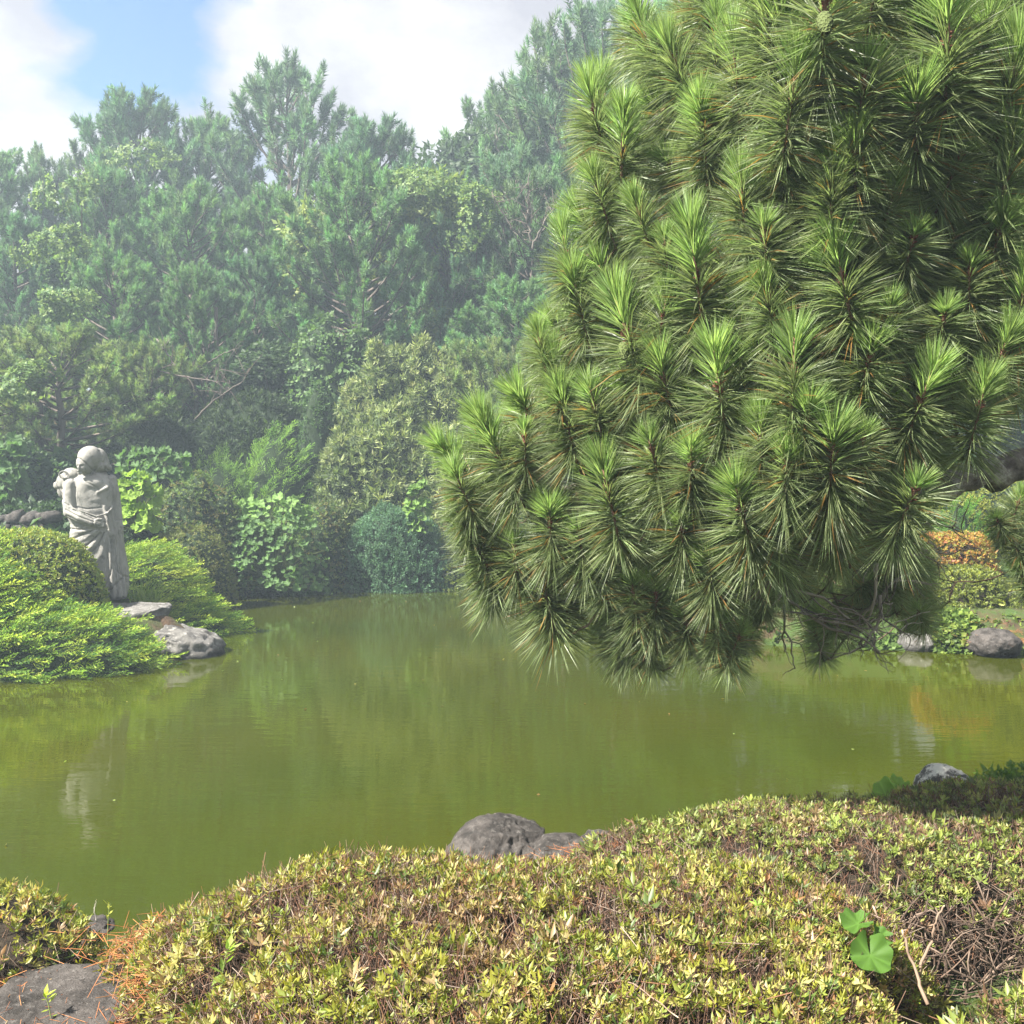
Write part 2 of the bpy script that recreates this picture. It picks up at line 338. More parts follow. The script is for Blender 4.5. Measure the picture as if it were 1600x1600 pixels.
p.inputs['Base Color'].default_value = (0.036, 0.048, 0.003, 1); p.inputs['Roughness'].default_value = 0.015; p.inputs['IOR'].default_value = 1.333; p.inputs['Specular IOR Level'].default_value = 0.52
wn = N(t, 'ShaderNodeTexNoise'); wn.inputs['Scale'].default_value = 0.35; wn.inputs['Detail'].default_value = 3
wtc = N(t, 'ShaderNodeTexCoord'); L(t, wtc.outputs['Object'], wn.inputs['Vector'])
wr = N(t, 'ShaderNodeValToRGB'); wr.color_ramp.elements[0].color = (0.0240, 0.0335, 0.0, 1); wr.color_ramp.elements[1].color = (0.0335, 0.0385, 0.0, 1)
wr.color_ramp.elements[0].position = .35; wr.color_ramp.elements[1].position = .65
L(t, wn.outputs['Fac'], wr.inputs[0]); L(t, wr.outputs[0], p.inputs['Base Color'])
wm = N(t, 'ShaderNodeMapping'); wm.inputs['Scale'].default_value = (1.1, 3.6, 1); L(t, wtc.outputs['Object'], wm.inputs[0])
w1 = N(t, 'ShaderNodeTexNoise'); w1.inputs['Scale'].default_value = 2.0; w1.inputs['Detail'].default_value = 4; w1.inputs['Roughness'].default_value = .55; L(t, wm.outputs[0], w1.inputs['Vector'])
wb = N(t, 'ShaderNodeBump'); wb.inputs['Strength'].default_value = 0.085; wb.inputs['Distance'].default_value = 0.022
L(t, w1.outputs['Fac'], wb.inputs['Height']); L(t, wb.outputs[0], p.inputs['Normal'])
WV = np.array([(-16, 2.5, 0), (16, 2.5, 0), (16, 19.5, 0), (-16, 19.5, 0)], float)
wo = link('water', make_mesh('water', WV, np.array([(0, 1, 2), (0, 2, 3)]), None, [mw])); wo['kind'] = 'structure'

n = 90; X = rng.uniform(-5, 6, n); Y = rng.uniform(4.6, 16, n); k = pond_sd(X, Y) < -.15; X, Y = X[k], Y[k]; n = len(X)
v, f, c = scatter(leaf2(.03, .014, .05), frames(nz(rng.normal(0, 1, (n, 3)) * [1, 1, 0] + [0, 0, .02])), np.stack([X, Y, np.full(n, .006)], 1), rng.uniform(.5, 1.3, n), palette(n, [(.30, .26, .08), (.20, .12, .05), (.22, .28, .08)], [1, 1, 1]))
tag(link('floating_leaves', make_mesh('floating_leaves', v, f, c, [M_LEAF])), 'tiny fallen leaves floating on the green pond', 'leaves', kind='stuff')
# ------------------------------------------------------------------ rocks
def rock(name, label, loc, size, mat, seed, rot=0, flat=0.0, sub=5, rough=0.28, cat='rock', group=None, tilt=(0, 0), power=2.0):
    bm = bmesh.new(); bmesh.ops.create_icosphere(bm, subdivisions=sub, radius=1.0)
    V = np.array([v.co[:] for v in bm.verts]); F = np.array([[v.index for v in f.verts] for f in bm.faces]); bm.free()
    if power != 2.0: V = V / (np.abs(V) ** power).sum(1)[:, None] ** (1 / power)
    n = nz(V); d = fbm(V + seed * 3.1, 1.1, 5, seed, .55) * rough + np.abs(fbm(V + seed, 2.6, 4, seed + 9)) * -rough * .5
    V = V * (1 + d)[:, None]
    if flat: V[:, 2] = np.where(V[:, 2] > flat, flat + (V[:, 2] - flat) * .18, V[:, 2])
    V = V * np.asarray(size)[None]
    # layered ledges
    V[:, 2] += fbm(V * np.array([1, 1, .3]), 6, 3, seed + 4) * .02 * max(size)
    ax, ay = tilt; Rm = np.array(Matrix.Rotation(rot, 3, 'Z') @ Matrix.Rotation(ax, 3, 'X') @ Matrix.Rotation(ay, 3, 'Y'))
    V = V @ Rm.T
    o = link(name, make_mesh(name, V, F, None, [mat], smooth=True), loc=loc)
    return tag(o, label, cat, group)
def rock_px(label, px, py, D, wpx, hpx, depth, mat, seed, **k):
    c = at(px, py, D); s = D / FPX
    return rock('rock', label, c, (wpx * s / 2, depth, hpx * s / 2), mat, seed, **k)
rock_px('flat topped weathered grey boulder ledge right under the statue', 208, 962, 11.2, 112, 72, 0.42, M_ROCK, 3, flat=0.35, power=3.4, rough=.16)
rock_px('low sloping grey rock running into the water below the statue', 282, 1016, 10.95, 130, 76, 0.45, M_ROCK, 8, tilt=(0, R(12)), rough=.2, power=2.4)
rock_px('small reddish grey rock wedged behind the sloping shore rock', 236, 990, 11.12, 118, 50, 0.3, M_ROCK, 12, rough=.2)
rock_px('large dark rounded boulder at the water edge behind the front hedge', 778, 1340, 4.5, 168, 132, 0.30, M_DARKROCK, 21, rough=.16, sub=6)
rock_px('low dark stone joined to the right foot of the rounded boulder', 868, 1352, 4.42, 120, 90, 0.2, M_DARKROCK, 25, rough=.16)
rock_px('small dark stone with dry needles between boulder and right hedge', 935, 1346, 4.3, 110, 84, 0.2, M_DARKROCK, 27, rough=.16)
rock_px('grey boulder blotched with white lichen on the near right shore', 1482, 1246, 5.3, 96, 92, 0.22, M_LICHEN, 31, rough=.2)
rock_px('brown grey boulder on the right far shore beside ivy', 1551, 1006, 10.9, 76, 52, 0.3, M_DARKROCK, 35, rough=.13)
rock_px('shaded flat stone in the right far shore under the pine', 1432, 1006, 11.3, 62, 48, 0.3, M_ROCK, 37, rough=.13)
rock_px('thin flat stone just above water under the shaded stone', 1432, 1030, 11.0, 74, 16, 0.2, M_ROCK, 39, rough=.1)
rock_px('dark flat stone slab among orange pine needles in the near left corner', 78, 1600, 2.72, 250, 130, 0.26, M_DARKROCK, 41, flat=.42, tilt=(R(3), R(-2)), power=3.5, rough=.1)
rock_px('small grey shore stone left of the front hedge', 138, 1452, 3.62, 74, 22, 0.1, M_DARKROCK, 43)
# low retaining wall of stones far left behind the juniper
wl = thing('stone_wall', 'low dark dry stone wall in the shade behind the left juniper', 'wall', (0, 0, 0))
bm0 = bmesh.new(); bmesh.ops.create_icosphere(bm0, subdivisions=2, radius=1.0)
SV = np.array([v.co[:] for v in bm0.verts]); SF = np.array([[v.index for v in f.verts] for f in bm0.faces]); bm0.free()
SV = SV / (np.abs(SV) ** 5).sum(1)[:, None] ** .2
smes = [make_mesh('stone', SV * (1 + fbm(SV, 1.3, 3, k) * .34)[:, None] * np.array([.27, .2, .17]), SF, None, [M_DARKROCK], smooth=True) for k in range(4)]
for row in range(2):
    for k in range(6):
        q = at(-60 + 24 * k + (row % 2) * 12, 824 - 17 * row, 14.6 + row * .08 + random.uniform(-.05, .05))
        s = link('stone', smes[random.randrange(4)], wl, (q.x + random.uniform(-.05, .05), q.y, q.z - random.uniform(0, .06))); s.rotation_euler = (random.uniform(-.1, .1), random.uniform(-.1, .1), random.uniform(-.2, .2)); s.scale = (random.uniform(.36, .60), .8, random.uniform(.40, .66))

# ------------------------------------------------------------------ statue
def make_statue():
    k = 0.001237
    def q(zx, zy, y=0.0): return Vector(((zx - 500) * k, y, (1540 - zy) * k))
    bm = bmesh.new()
    def ell(c, r, rot=None):
        m = Matrix.Translation(c) @ (rot.to_4x4() if rot else Matrix()) @ Matrix.Diagonal((*r, 1))
        bmesh.ops.create_icosphere(bm, subdivisions=4, radius=1.0, matrix=m)
    def limb(ps, rs):
        for (a, ra), (b, rb) in zip(zip(ps, rs), zip(ps[1:], rs[1:])):
            n = max(2, int((b - a).length / 0.018))
            for i in range(n + 1):
                t = i / n; bmesh.ops.create_icosphere(bm, subdivisions=2, radius=ra + (rb - ra) * t, matrix=Matrix.Translation(a.lerp(b, t)))
    rows = [(1540, 285, 742, .19), (1470, 265, 770, .235), (1300, 248, 776, .25), (1150, 242, 757, .245), (1050, 243, 738, .24), (950, 252, 730, .23), (880, 262, 728, .22),
            (820, 262, 722, .21), (760, 236, 712, .215), (700, 226, 700, .215), (640, 222, 692, .205), (560, 224, 682, .20), (490, 232, 672, .185), (430, 250, 662, .165),
            (390, 285, 650, .14), (360, 322, 615, .11), (335, 365, 560, .085), (300, 380, 500, .07)]
    seg = 64; ring = []
    for zy, l, r, dp in rows:
        cx, hw = (l + r) / 2, (r - l) / 2 * k; c = q(cx, zy)
        vs = []
        for j in range(seg):
            a = 2 * math.pi * j / seg; e = 2 / 2.35
            vs.append(bm.verts.new((c.x + hw * math.copysign(abs(math.cos(a)) ** e, math.cos(a)), .02 + dp * math.copysign(abs(math.sin(a)) ** e, math.sin(a)), c.z)))
        ring.append(vs)
    for a, b in zip(ring, ring[1:]):
        for j in range(seg): bm.faces.new((a[j], a[(j + 1) % seg], b[(j + 1) % seg], b[j]))
    bm.faces.new(ring[0][::-1]); bm.faces.new(ring[-1])
    # chest under the jacket, belly
    ell(q(415, 520, -.07), (.16, .10, .19)); ell(q(555, 530, -.065), (.15, .10, .185)); ell(q(480, 600, -.07), (.19, .115, .13)); ell(q(470, 860, -.06), (.22, .17, .22)); ell(q(470, 450, -.06), (.16, .12, .11))
    # head: face, hood, scarf tail behind the head
    ell(q(405, 245, -.075), (.100, .105, .135)); ell(q(445, 195, -.02), (.140, .135, .135))
    ell(q(505, 205, .02), (.115, .12, .125)); ell(q(540, 235, .03), (.085, .10, .115), Matrix.Rotation(R(-25), 3, 'Y')); ell(q(570, 290, .03), (.080, .09, .055)); ell(q(525, 275, .0), (.11, .10, .07))
    # nose, lips, chin, brow
    ell(q(352, 292, -.172), (.011, .020, .026), Matrix.Rotation(R(-8), 3, 'Y')); ell(q(350, 322, -.160), (.020, .016, .008)); ell(q(360, 345, -.142), (.028, .026, .02))
    ell(q(385, 300, -.155), (.035, .02, .035)); ell(q(370, 262, -.160), (.05, .015, .010))
    # round bundle carried behind the left shoulder with its open ring
    ell(q(225, 430, .03), (.10, .11, .115)); ell(q(290, 365, .04), (.11, .11, .085), Matrix.Rotation(R(25), 3, 'Y')); ell(q(170, 470, .03), (.072, .08, .05), Matrix.Rotation(R(35), 3, 'Y')); ell(q(200, 530, .0), (.05, .06, .09), Matrix.Rotation(R(-30), 3, 'Y'))
    c = q(215, 358, -.055)
    for i in range(40):
        a = 2 * math.pi * i / 40; bmesh.ops.create_icosphere(bm, subdivisions=2, radius=.013, matrix=Matrix.Translation(c + Vector((.043 * math.cos(a), .006 * math.sin(a) - .03, .038 * math.sin(a)))))
    # shoulder and sleeve on the left, forearm across the belly, fist
    limb([q(272, 455, -.06), q(262, 600, -.10), q(268, 700, -.13)], [.083, .078, .072])
    limb([q(268, 705, -.13), q(360, 755, -.215), q(455, 800, -.245)], [.075, .064, .052])
    limb([q(470, 800, -.25), q(530, 806, -.262)], [.045, .042])
    for i in range(4): limb([q(525, 783 + i * 17, -.275), q(560, 785 + i * 17, -.285), q(572, 790 + i * 17, -.262)], [.017, .0155, .013])
    limb([q(500, 775, -.28), q(545, 768, -.292)], [.018, .014])
    # other arm hanging under the cloak on the right, hand and fingers
    limb([q(625, 410, .03), q(660, 600, .02), q(682, 780, -.03)], [.068, .062, .055])
    limb([q(694, 790, -.06), q(702, 840, -.075)], [.034, .03])
    for i in range(4): limb([q(690 + i * 12, 840, -.085), q(692 + i * 11, 895 + (8 if i in (1, 2) else 0), -.085)], [.011, .009])
    # crossing strap with a tool handle, hanging sash
    limb([q(515, 522, -.165), q(590, 480, -.155)], [.024, .024]); limb([q(500, 545, -.16), q(560, 650, -.16)], [.020, .018])
    limb([q(565, 660, -.17), q(590, 780, -.21), q(622, 915, -.195)], [.020, .017, .015])
    # cord round the waist
    limb([q(222, 590, -.13), q(300, 668, -.21), q(420, 715, -.262), q(500, 745, -.262), q(590, 718, -.225), q(645, 655, -.13)], [.013] * 6)
    # pleats that hang on the right
    for x0, x1, yy in ((600, 640, -.19), (640, 690, -.165), (672, 735, -.13)): limb([q(x0, 880, yy), q((x0 + x1) / 2, 1150, yy - .025), q(x1, 1500, yy - .02)], [.02, .026, .03])
    me = bpy.data.meshes.new('statue'); bm.to_mesh(me); bm.free()
    o = bpy.data.objects.new('statue_build', me); COL.objects.link(o)
    rm = o.modifiers.new('r', 'REMESH'); rm.mode = 'VOXEL'; rm.voxel_size = 0.008
    smm = o.modifiers.new('s', 'SMOOTH'); smm.iterations = 1; smm.factor = .5
    dg = bpy.context.evaluated_depsgraph_get(); m2 = bpy.data.meshes.new_from_object(o.evaluated_get(dg)); bpy.data.objects.remove(o)
    n = len(m2.vertices); V = np.empty(n * 3); m2.vertices.foreach_get('co', V); V = V.reshape(-1, 3)
    Nn = np.empty(n * 3); m2.vertices.foreach_get('normal', Nn); Nn = Nn.reshape(-1, 3)
    front = np.clip(-Nn[:, 1] * 1.6 + .35, 0, 1) * (V[:, 1] < .08)
    D = np.zeros(n)
    def stamp(pts, depth, wd):
        P = [((x - 500) * k, (1540 - y) * k) for x, y in pts]; d = np.full(n, 9.0); X = V[:, [0, 2]]
        for a, b in zip(P, P[1:]):
            a, b = np.array(a), np.array(b); e = b - a; t = np.clip(((X - a) @ e) / (e @ e), 0, 1); d = np.minimum(d, np.linalg.norm(X - a - t[:, None] * e, axis=1))
        return depth * np.exp(-(d / wd) ** 2)
    G = [([(255, 862), (340, 868), (480, 862)], .016, .008), ([(250, 968), (350, 925), (485, 868)], .022, .009), ([(290, 1092), (420, 1005), (530, 905)], .024, .009),
         ([(330, 1190), (450, 1085), (520, 1000), (560, 900)], .024, .009), ([(560, 1380), (610, 1290), (635, 1180), (625, 1000), (600, 920)], .018, .009),
         ([(600, 1440), (660, 1385), (725, 1325)], .026, .009), ([(660, 1250), (720, 1310), (770, 1330)], .014, .009),
         ([(650, 930), (665, 1200), (700, 1400)], .018, .008), ([(690, 900), (712, 1100), (755, 1380)], .018, .008), ([(620, 940), (640, 1200), (650, 1400)], .012, .007), ([(560, 1000), (590, 1100), (575, 1250)], .010, .008),
         ([(225, 620), (350, 690), (500, 760)], .012, .006), ([(232, 680), (340, 740), (470, 790)], .014, .007), ([(245, 735), (350, 790), (455, 835)], .014, .007),
         ([(320, 655), (420, 678), (545, 662)], .011, .007), ([(318, 480), (314, 560), (320, 640)], .012, .009), ([(345, 375), (400, 420), (480, 465), (520, 500)], .010, .007),
         ([(313, 195), (360, 212), (410, 250), (455, 300), (490, 335), (630, 335)], .020, .008), ([(525, 135), (545, 200), (530, 260), (480, 320)], .014, .009), ([(575, 200), (570, 280), (600, 320)], .012, .008),
         ([(600, 345), (640, 450), (655, 640), (668, 780)], .022, .009), ([(668, 788), (720, 788)], .014, .006), ([(478, 775), (470, 830)], .012, .005),
         ([(362, 276), (392, 272)], .008, .005), ([(330, 278), (343, 277)], .008, .005), ([(338, 330), (368, 328)], .006, .004), ([(120, 450), (170, 540), (215, 600)], .014, .009), ([(150, 430), (165, 470), (215, 560)], .012, .008),
         ([(198, 350), (232, 368)], .030, .018), ([(500, 800), (570, 800)], .006, .004), ([(500, 818), (570, 818)], .006, .004), ([(610, 660), (640, 800), (655, 900)], .012, .007), ([(700, 950), (735, 1180)], .01, .006)]
    for pts, dp, wd in G: D -= stamp(pts, dp, wd)
    for pts, dp, wd in [([(255, 905), (400, 880), (480, 850)], .008, .02), ([(260, 1020), (400, 950), (500, 880)], .010, .022), ([(300, 1130), (450, 1030), (545, 900)], .012, .024), ([(420, 1250), (540, 1100), (580, 920)], .012, .03)]: D += stamp(pts, dp, wd)
    V = V + Nn * (D * front)[:, None] + Nn * (fbm(V, 14, 4, 3) * .0022 + fbm(V, 60, 2, 8) * .0008)[:, None]
    m2.vertices.foreach_set('co', V.ravel()); m2.polygons.foreach_set('use_smooth', np.ones(len(m2.polygons), bool)); m2.update()
    m2.materials.clear(); m2.materials.append(M_STATUE); m2.name = 'statue'
    return m2
ST = at(162, 934, 11.75)
st = link('statue', make_statue(), loc=(ST.x - .06, ST.y, ST.z - .02)); st.rotation_euler = (0, 0, R(20))
tag(st, 'grey carved stone statue of a woman in headscarf and long skirt by the pond', 'statue')

# ------------------------------------------------------------------ bushes made of lobes
def lobe_h(X, Y, lobes, inset, seed, amp):
    H = np.full(X.shape, -9.0); G0 = ground(X, Y)
    wob = fbm(np.stack([X, Y, np.zeros_like(X)], -1).reshape(-1, 3), 2.2, 3, seed).reshape(X.shape)
    for (cx, cy, zt, rx, ry, e) in lobes:
        d = np.sqrt(((X - cx) / max(rx - inset, .02)) ** 2 + ((Y - cy) / max(ry - inset, .02)) ** 2) + wob * .07
        h = G0 + (zt - inset - G0) * np.clip(1 - np.clip(d, 0, 1) ** e, 0, 1) ** (1 / e)
        H = np.where(d < 1, np.maximum(H, h), H)
    return np.where(H > -5, H + wob * amp, H)
def lobe_mesh(lobes, inset=0.0, res=0.04, seed=0, amp=0.03):
    x0 = min(l[0] - l[3] for l in lobes); x1 = max(l[0] + l[3] for l in lobes); y0 = min(l[1] - l[4] for l in lobes); y1 = max(l[1] + l[4] for l in lobes)
    X, Y = np.meshgrid(np.arange(x0 - res, x1 + 2 * res, res), np.arange(y0 - res, y1 + 2 * res, res)); H = lobe_h(X, Y, lobes, inset, seed, amp)
    ok = H > -5; Z = np.where(ok, H, ground(X, Y) - .02); ny, nx = X.shape
    i = (np.arange(ny - 1)[:, None] * nx + np.arange(nx - 1)[None]).ravel(); of = ok.ravel()
    use = of[i] | of[i + 1] | of[i + nx] | of[i + nx + 1]; i = i[use]
    F = np.concatenate([np.stack([i, i + 1, i + nx + 1], 1), np.stack([i, i + nx + 1, i + nx], 1)])
    return np.stack([X.ravel(), Y.ravel(), Z.ravel()], 1), F
def bush(name, label, lobes, cat, n, tmps, scale, cols, wts, mat=M_LEAF, core=M_CORE, res=0.05, inset=0.05, seed=0, amp=0.03, jit=0.5, upw=0.5,
         group=None, lean=(0, 0, 0), lift=0.0, keep=None, twigs=0, twig_r=.002, colvar=0.2, patch=None, brown=None):
    V, F = lobe_mesh(lobes, 0.0, res, seed, amp); cx, cy = lobes[0][0], lobes[0][1]; base = np.array([cx, cy, gz(cx, cy)])
    t = thing(name, label, cat, tuple(base), group=group)
    P, Nn = sample_surface(V, F, n, keep)
    if patch is not None:                       # thin, bare places
        m = fbm(P, patch[0], 3, seed + 50) > patch[1]; P, Nn = P[m], Nn[m]
    k = len(P); ax = nz(Nn * (1 - upw) + np.array([0, 0, upw]) + np.asarray(lean) + rng.normal(0, jit, (k, 3)))
    P = P + Nn * rng.uniform(-inset * .8, inset * .35, (k, 1)) + ax * lift
    C = palette(k, cols, wts, colvar) * (1 + .18 * fbm(P, 2.5, 3, seed + 3))[:, None]
    if brown: m = fbm(P, 3.2, 3, seed + 71) + rng.normal(0, .25, k) > brown; C[m] = palette(int(m.sum()), [(.24, .17, .08), (.16, .11, .055), (.34, .28, .13)], [3, 3, 2])
    v, f, c = mixed(tmps, frames(ax), P - base, scale * rng.uniform(.55, 1.15, k) * np.where(rng.random(k) < .06, 1.6, 1), C)
    lf = link('foliage', make_mesh('foliage', v, f, c, [mat]), t, kind='stuff')
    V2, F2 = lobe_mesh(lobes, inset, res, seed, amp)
    link('filler_core', make_mesh('filler_core', V2 - base, F2, None, [core], smooth=True), t)  # solid dark shell added inside the foliage to block see-through
    if twigs:
        P, Nn = sample_surface(V, F, twigs); ln = rng.uniform(.03, .10, (twigs, 1)) * max(1, inset / .05)
        d = nz(Nn * .5 + np.array([0, 0, .4]) + rng.normal(0, .55, (twigs, 3)))
        A = P - d * ln * .9 - Nn * inset * .3; B = P + d * ln * rng.uniform(.0, .5, (twigs, 1))
        tw = sticks(A - base, B - base, twig_r, twig_r * .5, palette(twigs, [(.15, .09, .06), (.30, .23, .18), (.20, .10, .06), (.09, .055, .04)], [3, 2, 2, 3]))
        link('twigs', make_mesh('twigs', tw[0], tw[1], tw[2], [M_TWIG]), t, kind='stuff')
    return t
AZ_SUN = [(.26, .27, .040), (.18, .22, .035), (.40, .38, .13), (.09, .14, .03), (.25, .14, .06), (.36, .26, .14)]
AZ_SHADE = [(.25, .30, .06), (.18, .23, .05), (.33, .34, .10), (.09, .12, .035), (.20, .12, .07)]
hedge_keep = lambda c, n_: np.where(n_[:, 2] < .35, .45, 1.0)

main_lobes = [(0.10, 2.20, .90, .80, .78, 3.0), (-.35, 2.62, .84, .60, .50, 2.6), (-.68, 2.78, .70, .40, .42, 2.4), (-.33, 2.15, .80, .46, .60, 2.5), (0.55, 2.62, .84, .55, .46, 2.6), (-.98, 3.02, .55, .26, .26, 2.2)]
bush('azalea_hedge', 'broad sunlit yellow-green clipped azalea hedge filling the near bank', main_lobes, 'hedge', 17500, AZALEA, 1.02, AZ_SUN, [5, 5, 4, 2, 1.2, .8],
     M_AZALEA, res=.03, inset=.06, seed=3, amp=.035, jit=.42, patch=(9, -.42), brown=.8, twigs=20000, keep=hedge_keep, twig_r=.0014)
right_lobes = [(1.15, 3.40, .72, .75, .56, 3.4), (1.95, 3.55, .73, .75, .62, 3.2), (0.55, 3.35, .66, .42, .46, 2.6), (2.6, 3.6, .72, .7, .6, 3)]
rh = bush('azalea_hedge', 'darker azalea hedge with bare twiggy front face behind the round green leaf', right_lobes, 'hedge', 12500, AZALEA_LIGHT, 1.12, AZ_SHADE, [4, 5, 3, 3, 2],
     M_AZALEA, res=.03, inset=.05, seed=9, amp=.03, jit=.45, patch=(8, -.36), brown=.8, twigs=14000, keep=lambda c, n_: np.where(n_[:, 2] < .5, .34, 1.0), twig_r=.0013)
bush('azalea_bush', 'small sunlit azalea bush beside the orange needles at far left of the near bank', [(-1.70, 3.15, .58, .42, .36, 2.3)], 'bush', 1900, AZALEA, 1.15, AZ_SUN, [4, 4, 3, 2, 1.5, 1],
     M_AZALEA, res=.03, inset=.04, seed=13, twigs=600, patch=(5, -.35), twig_r=.0014)
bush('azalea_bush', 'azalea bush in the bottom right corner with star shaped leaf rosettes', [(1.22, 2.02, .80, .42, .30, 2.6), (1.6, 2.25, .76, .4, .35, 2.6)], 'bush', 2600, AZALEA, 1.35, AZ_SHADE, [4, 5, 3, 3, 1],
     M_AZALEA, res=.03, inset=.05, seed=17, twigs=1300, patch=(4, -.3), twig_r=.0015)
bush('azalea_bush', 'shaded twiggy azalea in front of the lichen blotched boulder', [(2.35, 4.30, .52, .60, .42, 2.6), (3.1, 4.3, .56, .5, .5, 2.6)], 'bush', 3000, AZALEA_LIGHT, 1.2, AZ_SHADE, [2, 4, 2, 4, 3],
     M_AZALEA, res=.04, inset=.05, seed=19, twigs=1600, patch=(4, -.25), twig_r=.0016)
bush('leafy_bush', 'fresh green leafy bush right of the lichen blotched boulder', [(2.62, 5.1, .42, .35, .25, 2.2), (3.0, 5.2, .44, .4, .3, 2.2)], 'bush', 700, [whorl(6, leaf4(.035, .017, .2, -.1), (30, 90), .03, s) for s in range(3)], 1.0, [(.10, .2, .03), (.16, .27, .05)], [1, 1], M_LEAF, M_GREENCORE, seed=23)

# bare stems and branches that show in the twiggy front of the right hedge
def bare_stems(parent, n, x0, x1, y0, y1, zt, seed, rr=(.0022, .006)):
    r = np.random.default_rng(seed); parts = []; base = np.array(parent.location)
    for i in range(n):
        x, y = r.uniform(x0, x1), r.uniform(y0, y1); z = gz(x, y); h = zt - z
        a = np.array([x, y, z - .02]); c = a + np.array([r.normal(0, .11), r.normal(-.02, .05), h * r.uniform(.6, 1.0)]); b = (a + c) / 2 + r.normal(0, .035, 3)
        P = bez(a, b, c, 7); P[1:-1] += r.normal(0, .006, (5, 3)); rad = r.uniform(*rr); col = np.array([(.11, .075, .055), (.075, .052, .04), (.17, .125, .095)][r.integers(3)])
        parts.append(tube(P - base, np.linspace(rad, rad * .45, 7), 5, col))
        for j in range(r.integers(2, 5)):
            k = r.integers(2, 6); d = np.array([r.normal(0, .10), r.normal(-.03, .05), r.uniform(.0, .12)]); q = P[k] + d; m = (P[k] + q) / 2 + r.normal(0, .02, 3)
            parts.append(tube(bez(P[k], m, q, 5) - base, np.linspace(rad * .5, rad * .2, 5), 3, col * r.uniform(.8, 1.3)))
    v, f, c = join(parts); link('stems', make_mesh('stems', v, f, c, [M_TWIG], smooth=True), parent, kind='stuff')
bare_stems(rh, 170, .55, 2.2, 2.74, 3.0, .74, 5)
bare_stems(rh, 60, .75, 1.15, 2.35, 2.8, .62, 6, (.002, .005))
# scattered long pale dead twigs lying across the hedge tops
def dead_twig(label, pts, rad, col=(.20, .14, .10)):
    P = np.array([p[:] for p in pts]); base = P[0].copy(); t = np.linspace(0, 1, len(P)); tt = np.linspace(0, 1, len(P) * 4)
    Q = np.stack([np.interp(tt, t, P[:, i]) for i in range(3)], 1); Q[1:-1] += rng.normal(0, rad * .5, (len(Q) - 2, 3))
    v, f, c = tube(Q - base, np.linspace(rad, rad * .5, len(Q)), 6, col)
    c = c.copy(); c[-6:] = (.48, .38, .26)
    return tag(link('dead_branch', make_mesh('dead_branch', v, f, c, [M_TWIG], smooth=True), loc=tuple(base)), label, 'branch')
dead_twig('cut brown stem with pale end standing just above the round green leaf', [at(1400, 1530, 2.60), at(1385, 1470, 2.62), at(1364, 1415, 2.64)], .005)
dead_twig('cut forked stem with pale tip right of the round green leaf', [at(1450, 1570, 2.3), at(1424, 1500, 2.4), at(1410, 1453, 2.42)], .0048)
dead_twig('bent bare brown branch between the twiggy hedge and corner bush', [at(1430, 1530, 2.45), at(1455, 1470, 2.5), at(1462, 1440, 2.5), at(1476, 1415, 2.52)], .0045)
dead_twig('long pale twig lying on the main hedge near the bottom centre', [at(925, 1537, 2.0), at(985, 1532, 2.03), at(1060, 1590, 1.83)], .0022)
dead_twig('thin brown twig crossing the hedge left of the round leaf', [at(1220, 1385, 2.75), at(1262, 1430, 2.6), at(1300, 1440, 2.55)], .0022)
dead_twig('pale curled twig on the left part of the main hedge', [at(370, 1465, 2.58), at(400, 1478, 2.5), at(432, 1482, 2.46)], .0022)
dead_twig('thin forked grey twig upright at the water edge left', [at(152, 1440, 3.5), at(147, 1420, 3.5), at(151, 1405, 3.5)], .0025, (.45, .42, .38))

# round glossy leaf plant
def round_leaf(r0, seed, fold=0.22):
    r = np.random.default_rng(seed); V = [(0, 0, 0)]; F = []; n = 36; rings = 5; ph = r.uniform(0, 6)
    for k in range(1, rings + 1):
        for j in range(n):
            a = -math.pi / 2 + .14 + (2 * math.pi - .28) * j / (n - 1); rr = r0 * k / rings * (1 + .04 * math.sin(7 * a + ph) * (k / rings) + .12 * abs(math.sin(a / 2 + math.pi / 4)) ** 3)
            z = fold * r0 * (k / rings) ** 2 * (.75 * math.sin(a * 2.5 + ph) + .45 * math.sin(7 * a + ph)) + .35 * r0 * (k / rings) ** 2
            V.append((rr * math.cos(a), rr * math.sin(a), z))
    for j in range(n - 1): F.append((0, 1 + j, 2 + j))
    for k in range(rings - 1):
        for j in range(n - 1): a = 1 + k * n + j; F += [(a, a + n, a + n + 1), (a, a + n + 1, a + 1)]
    V = np.array(V); ang = np.arctan2(V[:, 1], V[:, 0]); c = 1 + .28 * (np.abs(np.sin(ang * 3.5)) < .12) + r.normal(0, .02, len(V))
    return V, np.array(F), c[:, None] * np.ones(3)
